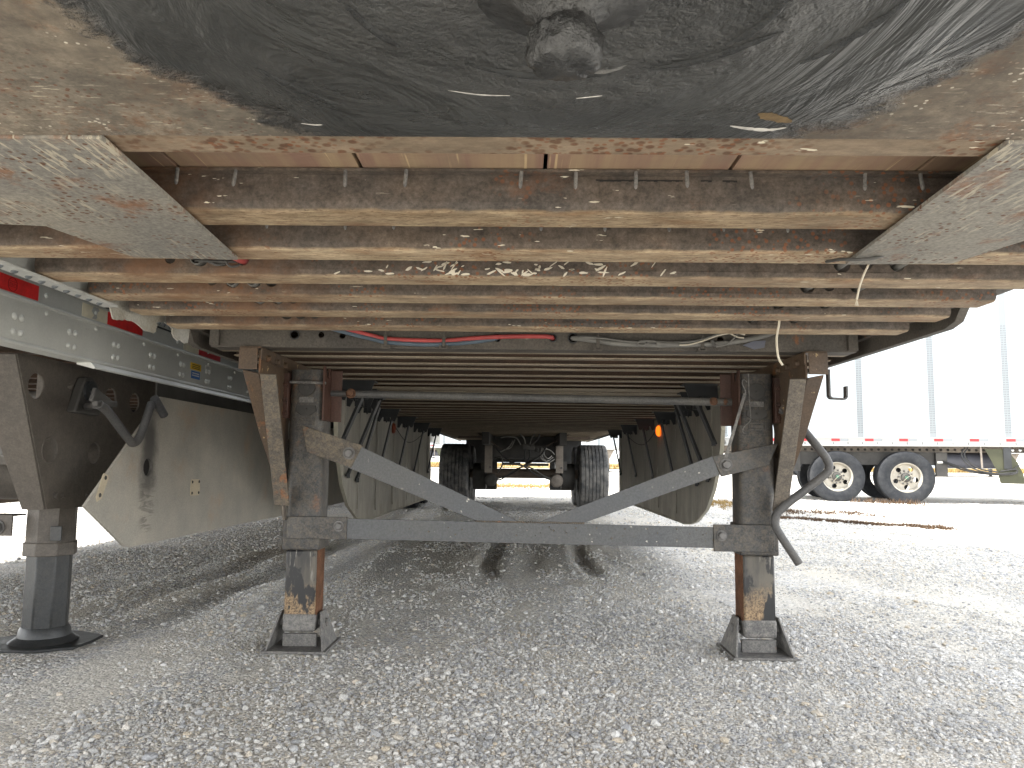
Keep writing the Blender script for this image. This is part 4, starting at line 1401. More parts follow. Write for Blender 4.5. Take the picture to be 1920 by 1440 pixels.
# ------------------------------------------------------------------ side skirts of the trailer overhead
plan = [(.975, 3.90), (1.02, 4.12), (1.10, 4.60), (1.165, 5.10), (1.205, 5.55), (1.235, 6.1), (1.25, 7.2), (1.255, 8.6), (1.255, 10.25)]
def plan_x(y):
    for (a, b), (c, d) in zip(plan[:-1], plan[1:]):
        if b <= y <= d:
            return a + (c - a) * (y - b) / (d - b)
    return plan[-1][0] if y > plan[-1][1] else plan[0][0]
low = [(3.90, 1.02), (3.93, .95), (4.05, .86), (4.25, .77), (4.6, .63), (5.0, .49), (5.5, .375), (5.8, .335), (6.1, .315), (10.25, .300)]
def low_z(y):
    for (a, b), (c, d) in zip(low[:-1], low[1:]):
        if a <= y <= c:
            return b + (d - b) * (y - a) / (c - a)
    return .30
for s in (-1, 1):
    seams = [3.90, 5.42, 6.9, 8.4, 10.25]
    sk = None
    for j in range(4):
        mb = MB()
        n = 14
        yy = [seams[j] + .003 + (seams[j + 1] - .006 - seams[j]) * i / n for i in range(n + 1)]
        rows = []
        vs = []
        for i, y in enumerate(yy):
            x = plan_x(y) + .004 * math.sin(y * 9)
            lz = low_z(y)
            vs += [(s * x, y, lz), (s * x, y, 1.192), (s * (x + .012), y, 1.192), (s * (x + .012), y, lz)]
        fs = []
        for i in range(n):
            a, b = i * 4, (i + 1) * 4
            for q in range(4):
                q2 = (q + 1) % 4
                fs.append((a + q, a + q2, b + q2, b + q))
        fs += [(0, 1, 2, 3), (n * 4 + 3, n * 4 + 2, n * 4 + 1, n * 4)]
        mb.add(vs, fs)
        if sk is None:
            sk = part("side_skirt", mb, M.skirt, own, label=("dusty left side skirt" if s < 0 else "dark right side skirt"), angle=50)
        else:
            part("skirt_panel", mb, M.skirt, sk, angle=50)
    ed = MB()
    for (a, b), (c, d) in zip(low[:-1], low[1:]):
        ed.bar((s * (plan_x(a) + .006), a, b), (s * (plan_x(c) + .006), c, d), .02, .010, (1, 0, 0))
    ed.bar((s * (plan_x(3.9) + .006), 3.897, 1.02), (s * (plan_x(3.9) + .006), 3.897, 1.192), .02, .010, (1, 0, 0))
    part("edge_trim", ed, M.edge, sk)
    for y in np.arange(4.6, 10.2, .9):
        x = plan_x(y)
        rib = MB().box(min(s * (x - .008), s * (x - .002)), max(s * (x - .008), s * (x - .002)), y - .012, y + .012, low_z(y) + .06, 1.17)
        part("panel_rib", rib, M.skirt, sk)
    for y, in_ in ((4.12, .13), (4.62, .20), (5.25, .16), (6.35, .13), (7.45, .12), (8.6, .12), (9.9, .12)):
        x = plan_x(y)
        br = MB()
        # angled bracket plate under the crossmembers, with a slotted window
        pts = [(x - .19, 1.196), (x - .01, 1.196), (x - .01, 1.10), (x - .03, 1.095), (x - .05, 1.135), (x - .115, 1.135), (x - .135, 1.10), (x - .155, 1.10)]
        br.prism([(s * a, b) for a, b in pts], FY, y - .008, y + .0)
        br.box(min(s * (x - .19), s * (x - .01)), max(s * (x - .19), s * (x - .01)), y - .008, y + .09, 1.196, ZB - .0015)
        part("skirt_bracket", br, M.black, sk)
        part("bracket_clamp", MB().box(s * (x - .083) - .026, s * (x - .083) + .026, y + .004, y + .034, 1.10, 1.15).box(s * (x - .083) - .004, s * (x - .083) + .004, y - .004, y + .003, 1.09, 1.15), M.black, sk)
        part("skirt_strut", MB().bar((s * (x - in_), y + .02, 1.14), (s * (x - .006), y + .10, max(.64, low_z(y) + .06)), .058, .014, (0, 1, 0)).bar((s * (x - .02), y + .06, max(.64, low_z(y) + .06)), (s * (x - .003), y + .14, max(.64, low_z(y) + .06)), .03, .02, (0, 0, 1)), M.black, sk)
    lamp_y = 7.2
    lx = plan_x(lamp_y)
    part("marker_lamp", MB().lathe([(.02, 0), (.05, .003), (.05, .018), (.036, .03), (.02, .03)], (s * (lx - .002), lamp_y, 1.08), (-s, 0, 0), 20, close=True), M.amber if s > 0 else M.redlens, sk, label="amber marker lamp with a sunlit glow added" if s > 0 else "dull red brown marker lamp")
    part("lamp_wire", MB().tube(spline([(s * (lx - .03), 7.25, 1.08), (s * (lx - .05), 7.6, .99), (s * (lx - .05), 8.0, .97), (s * (lx - .06), 8.5, 1.02), (s * (lx - .12), 9.2, 1.19)], 6), .004, 6), M.rubber, sk)

# ------------------------------------------------------------------ running gear of the trailer overhead
ZW = .555
for s in (-1, 1):
    for y in (12.33, 13.60):
        w = wheel(own, s * 1.08, y, ZW, s, TY_WIDE, RIM_W, rng.random())
    part("slider_rail", MB().box(s * .55 - .05, s * .55 + .05, 10.9, 14.6, 1.03, ZB - .002), M.dark, own)
    part("frame_hanger", MB().box(s * .54 - .055, s * .54 + .055, 11.75, 11.87, .62, 1.03).box(s * .54 - .04, s * .54 + .04, 11.744, 11.75, .84, .86), M.hanger, own, bevel=.004)
    part("hanger_bolt", hexbolt((s * .54 + .03, 11.745, .70), (0, -1, 0), .012, .014).add([], []), M.bolt, own)
    part("brake_chamber", MB().lathe([(.02, -.004), (.055, -.004), (.09, .012), (.098, .05), (.104, .055), (.104, .075), (.098, .08), (.095, .15), (.06, .19), (.02, .20)], (s * .51, 12.0, .50), (0, 1, 0), 28).lathe([(.018, 0), (.018, .012), (.009, .012)], (s * .51, 11.995, .505), (0, -1, 0), 14), M.hanger if s > 0 else M.dark, own)
    part("spring_beam", MB().box(s * .62 - .04, s * .62 + .04, 11.9, 14.3, .66, .80), M.dark, own)
    part("brake_drum", MB().lathe([(.2, 0), (.21, .02), (.21, .2), (.15, .22)], (s * .80, 12.33, ZW), (-s, 0, 0), 30), M.dark, own)
    part("mud_flap", MB().box(min(s * .50, s * 1.10), max(s * .50, s * 1.10), 14.75, 14.76, .26, ZB - .003), M.rubber, own)
    part("tyre_guard", MB().box(min(s * .62, s * 1.0), max(s * .62, s * 1.0), 11.72, 11.76, 1.135, 1.17), M.darkbr, own)
    part("guide_bar", MB().bar((s * .66, 11.2, 1.19), (s * .36, 11.9, .99) if s < 0 else (s * .34, 11.6, 1.03), .04, .012, (0, 1, 0)), M.darkbr, own)
for y in (12.33, 13.60):
    part("axle", MB().tube([(-.86, y, ZW + .045), (.86, y, ZW + .045)], .072, 18), M.darkbr, own)
part("frame_crosspiece", MB().box(-.5, .5, 11.9, 11.96, .86, 1.04).box(-.33, -.05, 11.88, 11.9, .735, .775).box(.02, .38, 11.88, 11.9, .725, .765), M.dark, own)
part("frame_crosspiece", MB().box(-.6, .6, 14.2, 14.3, .78, 1.10), M.dark, own)
part("frame_crosspiece", MB().box(-.62, .62, 12.7, 13.2, .84, ZB - .003), M.dark, own)
part("relay_valve", MB().box(-.02, .16, 11.62, 11.74, .97, 1.06).box(.16, .27, 11.64, 11.70, .99, 1.02).lathe([(.03, 0), (.03, .05)], (.20, 11.66, .99), (0, 0, -1), 12), M.dark, own, bevel=.006)
for k, (pts, m_) in enumerate([
    ([(-.42, 11.7, .98), (-.30, 11.65, .86), (-.18, 11.65, .78), (.0, 11.7, .72), (.18, 11.8, .60), (.40, 11.95, .52)], M.rubber),
    ([(-.40, 11.72, .97), (-.24, 11.66, .80), (-.08, 11.66, .74), (.10, 11.7, .70), (.30, 11.9, .58), (.42, 11.95, .53)], M.dkcable),
    ([(.34, 11.6, 1.02), (.26, 11.6, .90), (.12, 11.64, .80), (-.02, 11.7, .72), (-.20, 11.8, .60), (-.42, 11.95, .52)], M.rubber),
    ([(.32, 11.62, 1.01), (.22, 11.62, .86), (.05, 11.66, .75), (-.14, 11.76, .66), (-.32, 11.9, .53), (-.42, 11.96, .50)], M.dkcable),
    ([(.02, 11.66, .97), (.01, 11.66, .88), (.03, 11.68, .78), (.03, 11.7, .72)], M.rubber),
    ([(.08, 11.66, .97), (.09, 11.66, .88), (.05, 11.68, .78), (.03, 11.7, .72)], M.rubber),
    ([(-.14, 11.66, 1.12), (-.20, 11.64, 1.0), (-.30, 11.64, .96), (-.36, 11.66, .93)], M.cable),
    ([(-.17, 11.66, 1.10), (-.22, 11.64, 1.02), (-.27, 11.64, .97)], M.cable),
    ([(.42, 11.7, .88), (.36, 11.64, .84), (.30, 11.62, .90), (.32, 11.62, .98), (.40, 11.66, .96), (.46, 11.7, .90)], M.cable),
    ([(.44, 11.7, .86), (.34, 11.63, .80), (.27, 11.61, .88), (.29, 11.61, .99)], M.cable),
    ([(.46, 11.7, .83), (.36, 11.63, .78), (.25, 11.61, .86), (.27, 11.61, 1.0)], M.cable),
    ([(-.06, 11.5, 1.20), (.0, 11.55, 1.14), (.02, 11.6, 1.06)], M.cable),
    ([(.16, 11.5, 1.20), (.11, 11.55, 1.13), (.09, 11.6, 1.05)], M.cable),
    ([(.23, 11.5, 1.20), (.20, 11.55, 1.12), (.10, 11.6, 1.03)], M.dkcable),
    ([(-.35, 11.5, 1.14), (-.25, 11.5, 1.16), (-.12, 11.55, 1.14), (-.05, 11.6, 1.04)], M.cable),
    ([(-.50, 11.9, .80), (-.36, 11.8, .86), (-.33, 11.75, .74), (-.40, 11.85, .62)], M.dkcable)]):
    part("brake_line", MB().tube(spline(pts, 7), .011 if m_ is not M.cable else .009, 7), m_, own)

# ------------------------------------------------------------------ neighbouring trailer on the left
nb = thing("semi_trailer", "grey aluminium sided trailer parked on the left, its rail carrying red reflective tape", "trailer", (-2.94, 0, 0))
lx = 1.30
N0, N1 = -.2, 15.55
rail = [(1.24, 1.36), (1.289, 1.36), (1.289, 1.296), (1.301, 1.292), (1.303, 1.287), (1.301, 1.282), (1.295, 1.279), (1.295, 1.148), (1.303, 1.143), (1.305, 1.138), (1.303, 1.133), (1.295, 1.131), (1.24, 1.131)]
lr = part("side_rail", MB().prism(rail, FY, N0, N1), M.alu, nb, angle=25)
part("rail_flange", MB().prism([(1.301, 1.132), (1.306, 1.130), (1.322, 1.112), (1.316, 1.107), (1.25, 1.124), (1.25, 1.130)], FY, 2.875, N1), M.alu, nb, angle=20)
part("side_wall", MB().box(1.272, 1.284, N0, N1, 1.361, 4.08), M.alu, nb)
part("seal_strip", MB().box(1.2845, 1.294, N0, N1, 1.3605, 1.3668), M.black, nb)
rs = part("rivet_strip", MB().box(1.2845, 1.2915, N0, N1, 1.368, 1.402), M.alu, nb)
rv = MB().dome((0, 0, 0), (1, 0, 0), .0085, .006, 10)
rvm = rv.mesh("rivet", M.rivet)
for k in range(44):
    link("rivet", rvm, rs, (1.2915, 1.95 + k * .0508, 1.382))
for s_, nm in ((-1, "side_wall"),):
    part(nm, MB().box(-1.30, -1.285, N0, N1, 1.13, 4.08), M.white, nb)
part("roof", MB().box(-1.30, 1.285, N0, N1, 4.081, 4.11), M.white, nb)
part("front_wall", MB().box(-1.284, 1.271, N0, N0 + .02, 1.2, 4.08), M.white, nb)
part("rear_door", MB().box(-1.284, 1.271, N1 - .03, N1, 1.2, 4.08), M.white, nb)
part("floor", MB().box(-1.284, 1.239, N0 + .03, N1 - .04, 1.262, 1.30), M.darkbr, nb)
bm_ = MB().dome((0, 0, 0), (1, 0, 0), .0125, .0085, 12).mesh("rail_bolt", M.alu)
yb0 = 2.13
for k in range(9):
    for dy in (0, .036):
        for z in (1.225, 1.174):
            link("rail_bolt", bm_, lr, (1.295, yb0 + k * .305 + dy, z))
for yy in (2.60, 2.91, 3.29, 3.62, 3.98, 4.35):
    link("rail_bolt", bm_, lr, (1.289, yy, 1.328), (0, 0, 0)).scale = (.8, .75, .75)
    link("rail_bolt", bm_, lr, (1.295, yy, 1.266), (0, 0, 0)).scale = (.8, .75, .75)
def tape(y0, y1, m, lab, z0=1.300, z1=1.351):
    return part("reflective_tape", MB().box(1.2893, 1.2905, y0, y1, z0, z1), m, lr, label=lab)
t0 = tape(1.95, 2.557, M.redtape, "long bright red reflective tape with a round emblem")
tape(2.557 + .262, 2.995, M.whitetape, "cream reflective tape, partly peeled")
part("tape_tear", MB().prism([(2.885, 1.302), (2.90, 1.316), (2.882, 1.33), (2.892, 1.3495), (2.925, 1.3495), (2.935, 1.34), (2.915, 1.328), (2.922, 1.31), (2.91, 1.302)], FX, 1.2906, 1.2911), M.aludark, lr)
tape(2.998, 3.281, M.redtape, "short red reflective tape next to the cream piece")
tape(3.69, 3.865, M.whitetape, "second cream reflective tape")
tape(3.868, 4.15, M.redtape2, "red reflective tape close to the landing leg")
tape(4.9, 5.2, M.redtape2, "red reflective tape farther along")
emb = part("tape_emblem", MB().lathe([(.0210, 0), (.0232, 0), (.0232, .0006), (.0210, .0006)], (1.2907, 2.422, 1.3255), (1, 0, 0), 28, close=True)
           .box(1.2906, 1.2910, 2.398, 2.446, 1.3345, 1.3358).box(1.2906, 1.2910, 2.398, 2.446, 1.3175, 1.3188), M.emblem, lr)
def text(body, size, loc, rot, m, parent, nm="lettering"):
    cu = bpy.data.curves.new(nm, 'FONT')
    cu.body = body
    cu.size = size
    cu.align_x = 'CENTER'
    cu.align_y = 'CENTER'
    cu.extrude = .0002
    cu.materials.append(m)
    tmp = bpy.data.objects.new(nm, cu)
    me = bpy.data.meshes.new_from_object(tmp)
    bpy.data.objects.remove(tmp)
    o = bpy.data.objects.new(nm, me)
    COL.objects.link(o)
    o.parent = parent
    o.location = loc
    o.rotation_euler = rot
    return o
RT = (math.pi / 2, 0, math.pi / 2)
text("UTILITY", .0125, (1.2911, 2.422, 1.3253), RT, M.emblem, lr)
sy_ = part("sticker", MB().box(1.2953, 1.2960, 3.765, 3.892, 1.216, 1.250), M.yellow, lr, label="yellow warning sticker")
sb_ = part("sticker", MB().box(1.2953, 1.2960, 3.778, 3.882, 1.172, 1.210), M.bluest, lr, label="blue sticker below the yellow one")
pr = MB()
for z in (1.241, 1.232, 1.224):
    pr.box(1.2961, 1.2964, 3.785, 3.875, z - .0018, z + .0018)
part("sticker_print", pr, M.ink, lr)
pr = MB()
for z in (1.199, 1.188):
    for k in range(9):
        pr.box(1.2961, 1.2964, 3.79 + k * .0092, 3.7965 + k * .0092, z - .003, z + .003)
part("sticker_print", pr, M.whitest, lr)
wl = MB()
for a, b, c, d in ((3.94, 4.02, 1.252, 1.258), (3.94, 4.02, 1.232, 1.237), (3.94, 3.955, 1.237, 1.252), (4.0, 4.02, 1.237, 1.252)):
    wl.box(1.2953, 1.2957, a, b, c, d)
part("sticker", wl, M.whitest, lr, label="torn white label frame")
y = 1.7
cm = MB().box(-1.283, 1.238, -.03, .03, 1.165, 1.17).box(-1.283, 1.238, -.003, .003, 1.17, 1.26).mesh("crossmember", M.cross)
while y < 15:
    link("crossmember", cm, nb, (0, y, 0))
    y += .30

# neighbour's landing gear: a big holed gusset plate on the near leg
def nb_leg(cx, near):
    leg = part("landing_leg", MB().lathe([(.095, 0), (.095, .75)], (cx, 3.28, .395), (0, 0, 1), 8), M.nbleg, nb, label="near landing leg with holed gusset plate" if near else "far landing leg")
    part("leg_sleeve", MB().lathe([(.103, 0), (.103, .055)], (cx, 3.28, .365), (0, 0, 1), 8), M.nbleg, leg, bevel=.004)
    part("inner_tube", MB().lathe([(.088, 0), (.088, .32)], (cx, 3.28, .06), (0, 0, 1), 8), M.nbin, leg, bevel=.006)
    part("foot_collar", MB().lathe([(.088, .075), (.096, .06), (.10, .035), (.135, .012), (.135, .006)], (cx, 3.28, 0), (0, 0, 1), 20), M.nbin, leg)
    fp = [(cx + (.235 if i % 2 else .20) * math.cos(a), 3.28 + .19 * math.sin(a)) for i, a in enumerate([2 * math.pi * k / 10 for k in range(10)])]
    part("foot_pad", MB().prism(fp, FZ, .003, .014), M.nbin, leg, bevel=.003)
    return leg
NLX = -1.985 + 2.94
nl = nb_leg(NLX, True)
px = -1.86 + 2.94
holes = [ngon(18, .050, 2.905, 1.042), ngon(18, .046, 3.44, 1.042), ngon(18, .046, 3.655, 1.037), ngon(18, .046, 3.335, .792)]
gp = [(2.78, 1.150), (2.83, 1.155), (4.05, 1.155), (3.93, 1.09), (3.35, .562), (3.025, .570)]
part("gusset_plate", MB().prism(gp, FX, px - .004, px + .004, holes), M.nbleg, nl, bevel=.001)
dim = MB().lathe([(.052, 0), (.050, .003), (.046, .0005), (.001, .0002)], (px + .004, 3.015, .80), (1, 0, 0), 22)
part("blanked_hole", dim, M.nbleg, nl)
# front flange turned inboard, facing the camera
a0, a1 = Vector((px, 2.782, 1.150)), Vector((px, 3.023, .570))
w0, w1 = Vector((-.175, -.012, .0)), Vector((-.085, -.006, 0))
n_ = Vector((0, -.007, -.003))
q = [a0, a0 + w0, a0 + w0 * .85 + Vector((0, .06, -.14)), a1 + w1, a1]
fm = MB()
fm.add([*q, *[p + n_ for p in q]], [(0, 1, 2, 3, 4), (9, 8, 7, 6, 5)] + [(i, (i + 1) % 5, 5 + (i + 1) % 5, 5 + i) for i in range(5)])
part("gusset_flange", fm, M.nbleg, nl, bevel=.002)
for (yy, zz) in ((3.12, 1.06), (3.13, .97), (3.29, 1.08), (3.12, .62), (3.30, .61), (3.07, .62)):
    part("bolt", hexbolt((px + .004, yy, zz), (1, 0, 0), .011, .009), M.nbleg, nl)
gb = MB()
gb.prism([(3.10, .955), (3.29, .950), (3.285, 1.03), (3.255, 1.09), (3.215, 1.112), (3.165, 1.105), (3.135, 1.05)], FX, px + .0045, px + .045)
part("gearbox", gb, M.dark, nl, bevel=.008)
part("gearbox_cap", MB().lathe([(.042, 0), (.042, .012), (.014, .012), (.014, .02), (.0001, .02)], (px + .045, 3.19, 1.05), (1, 0, 0), 22), M.black, nl)
ckx = -1.615 + 2.94
part("crank_shaft", MB().tube([(px + .03, 3.20, .985), (ckx - .02, 2.93, .972)], .014, 12), M.tube, nl)
part("crank_yoke", MB().bar((ckx - .01, 2.88, 1.012), (ckx, 3.00, .965), .055, .016, (0, 0, 1)).bar((ckx, 2.88, .975), (ckx, 3.03, .985), .022, .022, (0, 0, 1)), M.dark, nl, bevel=.004)
part("crank_handle", MB().tube(spline([(ckx, 2.91, .975), (ckx, 2.98, .950), (ckx, 3.15, .850), (ckx + .002, 3.185, .835), (ckx + .004, 3.222, .850), (ckx + .006, 3.255, .90), (ckx + .004, 3.32, 1.01)], 7), .0175, 12), M.tube, nl)
part("crank_grip", MB().tube([(ckx, 3.35, 1.035), (ckx + .01, 3.43, .965)], .019, 12), M.tube, nl)
part("service_tag", MB().box(NLX + .05, NLX + .097, 3.187, 3.193, .43, .49), M.nbin, nl, bevel=.002)
nl2 = nb_leg(NLX - 1.9, False)
for (z0, z1, zz) in ((.45, .535, .485), (.74, .83, .80)):
    part("cross_brace", MB().box(NLX - 1.9, NLX - .10, 3.17, 3.178, z0, z1).box(NLX - 1.9, NLX - .10, 3.178, 3.26, z1 - .006, z1), M.nbleg, nb)
    part("bolt", hexbolt((NLX - .155, 3.17, zz), (0, -1, 0), .021, .018), M.bolt, nb)
part("cross_shaft", MB().tube([(NLX - 1.9, 3.28, 1.03), (NLX, 3.28, 1.03)], .025, 12), M.tube, nb)
part("air_tank", MB().lathe([(.05, 0), (.15, .05), (.165, .12), (.165, 1.0), (.15, 1.07), (.05, 1.12)], (NLX - 1.3, 4.35, .70), (1, 0, 0), 24), M.nbleg, nb)
# neighbour's skirt
skp = [(2.95, .587), (3.27, .402), (3.31, .395), (5.2, .388), (5.2, 1.055), (3.52, 1.055)]
NSX = -1.665 + 2.94
sk = part("side_skirt", MB().prism(skp, FX, NSX - .012, NSX, [ngon(18, .040, 3.43, .733)]), M.skirtnb, nb, label="pale scuffed skirt panel with a round hole")
for a, b in ((5.204, 7.4), (7.404, 9.6), (9.604, 11.4)):
    part("skirt_panel", MB().box(NSX - .012, NSX, a, b, .385, 1.055), M.skirtnb, sk)
part("hole_back", MB().lathe([(.040, 0), (.042, .05), (.0001, .05)], (NSX - .0125, 3.43, .733), (-1, 0, 0), 18), M.rimdk, sk)
part("top_strip", MB().box(NSX - .02, NSX - .0125, 3.5, 11.4, 1.04, 1.12), M.dark, sk)
pt = MB().prism([(3.02 + a, .60 + b) for a, b in ((.008, .0), (.04, .012), (.082, .09), (.078, .102), (.048, .112), (.038, .104), (.0, .018))], FX, NSX + .0005, NSX + .004)
p_ = part("patch_plate", pt, M.patch, sk, bevel=.001)
for yy, zz in ((3.045, .625), (3.078, .693)):
    part("rivet", MB().dome((NSX + .004, yy, zz), (1, 0, 0), .009, .004, 10), M.dark, sk)
part("patch_plate", MB().prism([(3.893, .588), (3.99, .586), (3.998, .60), (3.992, .655), (3.985, .668), (3.893, .670), (3.885, .655), (3.885, .60)], FX, NSX + .0005, NSX + .003), M.patch, sk)
for yy in (3.902, 3.982):
    for zz in (.600, .656):
        part("rivet", MB().dome((NSX + .003, yy, zz), (1, 0, 0), .008, .004, 10), M.dark, sk)
# inner far skirt of the neighbour, seen dimly between the legs
part("side_skirt", MB().box(-1.27, -1.255, 3.4, 11.2, .40, 1.12), M.darkbr, nb, label="far side skirt in shade")
br_y = 4.62
part("skirt_bracket", MB().box(1.18, NSX - .0205, 3.95, 3.97, 1.06, 1.15).box(1.18, NSX - .0205, 4.3, 4.32, 1.06, 1.15), M.black, sk)
for s in (-1, 1):
    for yy in (12.55, 13.80):
        wheel(nb, s * (1.275 - .1375), yy, .535, s, TY_DUAL, RIM_D, rng.random())
        link("wheel", TY_DUAL, nb, (s * .80, yy, .535))
    part("slider_rail", MB().box(s * .55 - .05, s * .55 + .05, 11.6, 15.0, 1.0, 1.16), M.dark, nb)
for yy in (12.55, 13.80):
    part("axle", MB().tube([(-1.0, yy, .535), (1.0, yy, .535)], .065, 14), M.dark, nb)
link("spare_wheel", TY_DUAL, nb, (-.40, 6.25, .865), label="spare tyre slung under the floor")

# ------------------------------------------------------------------ white van trailer on the right, and its far copies
ALPHA = math.radians(13.7)
far = thing("semi_trailer", "bright white riveted trailer with two white wheels parked sideways on the right", "trailer", (7.41, 15.0, .07), -ALPHA, "white trailers parked across the lot")
F0, F1 = -3.62, 12.5
D = 2.58
seamx = [-2.104 - 1.27, -2.104, -.80, .485, 1.765] + [1.765 + 1.27 * k for k in range(1, 9)]
edges = [F0] + seamx + [F1]
for a, b in zip(edges[:-1], edges[1:]):
    if b - a > .05:
        part("side_panel", MB().box(a + .001, b - .001, 0, .03, 1.271, 4.05), M.white, far)
st = MB()
sr = MB()
for x in seamx:
    st.box(x - .055, x + .055, -.004, -.0005, 1.272, 4.05)
    for dx in (-.038, -.016, .016, .038):
        for k in range(46):
            sr.box(x + dx - .006, x + dx + .006, -.0065, -.004, 1.36 + k * .045, 1.374 + k * .045)
part("seam_strip", st, M.seamwhite, far)
part("seam_slots", sr, M.rivet, far, kind='stuff')
rr_ = MB()
for k in range(150):
    x = F0 + .1 + k * .105
    rr_.box(x - .007, x + .007, -.003, -.0004, 1.30, 1.313)
    if k % 2:
        rr_.box(x - .007, x + .007, -.003, -.0004, 1.36, 1.373)
    if k % 5 == 0:
        rr_.box(x - .009, x + .009, -.003, -.0004, 1.60, 1.617)
part("rivet_row", rr_, M.rivet, far, kind='stuff')
frl = part("side_rail", MB().prism([(-.006, 1.270), (-.012, 1.262), (-.008, 1.255), (-.008, 1.125), (-.016, 1.116), (-.012, 1.10), (.06, 1.10), (.06, 1.270)], lambda u, v, w: (w, u, v), F0, F1), M.whiterail, far)
tm = MB().box(0, .155, -.0105, -.0085, 1.196, 1.246).mesh("reflective_tape", M.redtape2)
tw = MB().box(0, .155, -.0105, -.0085, 1.196, 1.246).mesh("reflective_tape", M.seamwhite)
for k in range(-2, 19):
    x = -1.95 + k * .612
    if F0 < x < F1 - .4:
        link("reflective_tape", tm, frl, (x, 0, 0))
        link("reflective_tape", tw, frl, (x + .157, 0, 0))
rb = MB()
for k in range(60):
    x = F0 + .2 + k * .265
    for z in (1.145, 1.168):
        rb.dome((x, -.008, z), (0, -1, 0), .012, .007, 6)
part("rail_bolts", rb, M.rivet, frl, kind='stuff')
part("side_lamp", MB().lathe([(.03, 0), (.05, 0), (.05, .014), (.02, .02)], (-3.39, -.008, 1.17), (0, -1, 0), 18), M.bolt, frl)
part("side_wall", MB().box(F0, F1, D - .03, D, 1.10, 4.05), M.white, far)
part("roof", MB().box(F0, F1, 0, D, 4.051, 4.08), M.white, far)
part("rear_door", MB().box(F0 - .03, F0 - .001, .0, D, 1.12, 4.05), M.white, far)
part("front_wall", MB().box(F1 + .001, F1 + .03, .0, D, 1.12, 4.05), M.white, far)
part("floor", MB().box(F0, F1, .062, D - .032, 1.11, 1.22), M.darkbr, far)
hs_ = [ngon(10, .027, x, 1.045) for x in np.arange(-3.4, 2.3, .125)]
part("slider_rail", MB().prism([(-3.55, .995), (2.4, .995), (2.4, 1.098), (-3.55, 1.098)], lambda u, v, w: (u, w, v), .45, .457, hs_), M.hanger, far)
part("slider_rail", MB().box(-3.55, 2.4, 2.0, 2.1, .99, 1.10), M.dark, far)
part("bogie_frame", MB().box(-2.0, .75, .35, .44, .74, .993), M.dark, far)
part("bogie_frame", MB().box(.58, .78, .25, .349, .52, .985).box(-2.05, -1.9, .25, .349, .60, .985), M.dark, far)
part("hose_end_plate", MB().box(.60, .70, .243, .2495, .78, .82), M.whitest, far)
for x in (0.0, -1.24):
    for yy, full in ((.14, True), (.47, False), (2.10, False), (2.44, False)):
        w = link("wheel", TY_DUAL, far, (x, yy, .50), (0, 0, -math.pi / 2))
        if full:
            rt = (rng.random() * 6, 0, 0)
            for nm, me in (("rim", RIM_D), ("hub", HUB), ("wheel_nuts", NUTS), ("hub_cap", CAP)):
                link(nm, me, w, (0, 0, 0), rt)
            part("oil_streak", MB().bar((.150, .0, .0), (.128, .10, .06), .008, .004, (1, 0, 0)).bar((.150, 0, 0), (.128, -.075, -.085), .008, .004, (1, 0, 0)), M.cream, w)
    part("axle", MB().tube([(x, .2, .5), (x, 2.4, .5)], .065, 14), M.dark, far)
part("air_tank", MB().lathe([(.06, 0), (.15, .04), (.15, 1.0), (.06, 1.04)], (.82, .72, .84), (1, 0, 0), 20), M.bluegrey, far)
fe_ = [(1.36, 1.06), (1.44, .90), (1.53, .70), (1.575, .60), (1.60, .44), (1.62, .415), (2.02, .41), (1.985, .60), (1.90, .82), (1.78, .98), (1.66, 1.06)]
part("skirt_end", MB().prism(fe_, lambda u, v, w: (u, w, v), .03, .045), M.olive, far)
part("skirt_bracket", MB().box(1.67, 1.80, .012, .029, .69, 1.09), M.black, far)
part("skirt_bar", MB().bar((1.80, .02, .66), (1.96, .02, .80), .025, .012, (0, 1, 0)), M.black, far)
part("side_skirt", MB().box(2.03, 9.6, .03, .05, .40, 1.06), M.white, far)
part("tank_strap", MB().bar((1.30, .04, 1.10), (1.31, .04, .70), .03, .012, (1, 0, 0)), M.hanger, far)
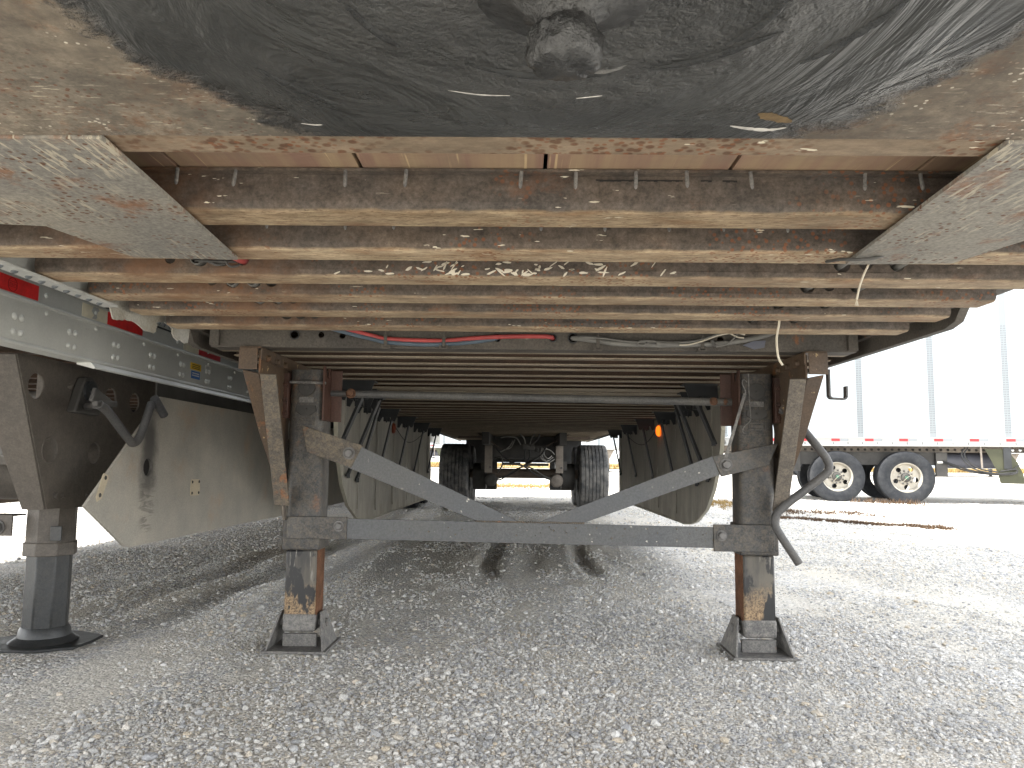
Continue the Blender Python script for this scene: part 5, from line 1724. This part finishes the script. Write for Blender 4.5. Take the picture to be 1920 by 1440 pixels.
for pts in ([(.70, .24, .82), (.85, .15, .76), (1.1, .1, .66), (1.4, .05, .60), (1.66, .0, .60), (1.86, -.01, .63), (1.84, -.01, .68), (1.6, .0, .64)],
            [(.72, .24, .80), (.95, .12, .68), (1.25, .06, .60), (1.6, 0, .575), (1.84, -.02, .60), (1.87, -.02, .66)],
            [(.70, .24, .78), (.9, .12, .74), (1.2, .06, .62), (1.5, 0, .59), (1.8, -.02, .585)],
            [(1.05, .10, 1.08), (.98, .08, .95), (1.05, .05, .78), (1.22, .02, .66), (1.5, -.01, .60), (1.75, -.02, .61)],
            [(1.10, .10, 1.08), (1.03, .08, .96), (1.10, .05, .80), (1.28, .02, .68), (1.55, -.01, .63)]):
    part("air_line", MB().tube(spline(pts, 6), .014, 7), M.rubber, far)
def far_leg(parent, x, y):
    lg = part("landing_leg", MB().box(x - .07, x + .07, y - .07, y + .07, .35, 1.09), M.hanger, parent)
    part("inner_tube", MB().box(x - .055, x + .055, y - .055, y + .055, .04, .349), M.dark, lg)
    part("foot_pad", MB().box(x - .14, x + .14, y - .14, y + .14, .005, .039), M.dark, lg)
    part("knee_strap", MB().bar((x + .72, y, 1.05), (x + .08, y, .55), .05, .02, (0, 1, 0)), M.hanger, lg)
    part("knee_strap", MB().bar((x + .75, y + .03, .60), (x + .08, y + .03, .75), .035, .02, (0, 1, 0)), M.hanger, lg)
    part("gusset_plate", MB().prism([(x - .30, 1.09), (x + .30, 1.09), (x + .10, .72), (x - .10, .72)], FY, y - .085, y - .075), M.hanger, lg)
far_leg(far, 9.9, .42)
far_leg(far, 9.9, 2.15)
# mud flaps behind the wheels
part("mud_flap", MB().box(-2.42, -2.40, .06, .66, .16, .98), M.rubber, far)
part("mud_flap", MB().box(-2.42, -2.40, 1.92, 2.52, .16, .98), M.rubber, far)

rows = [((-5.6, 38.0), "white trailer far behind, seen past both rear wheels with its landing gear in a gap"),
        ((13.0, 36.0), "white trailer far away seen under the white trailer on the right")]
for (x, y), lab in rows:
    c = copy_tree(far)
    c.location = (x, y, float(ground_z(np.array([x]), np.array([y]))[0]))
    c.rotation_euler = (0, 0, 0)
    c['label'] = lab
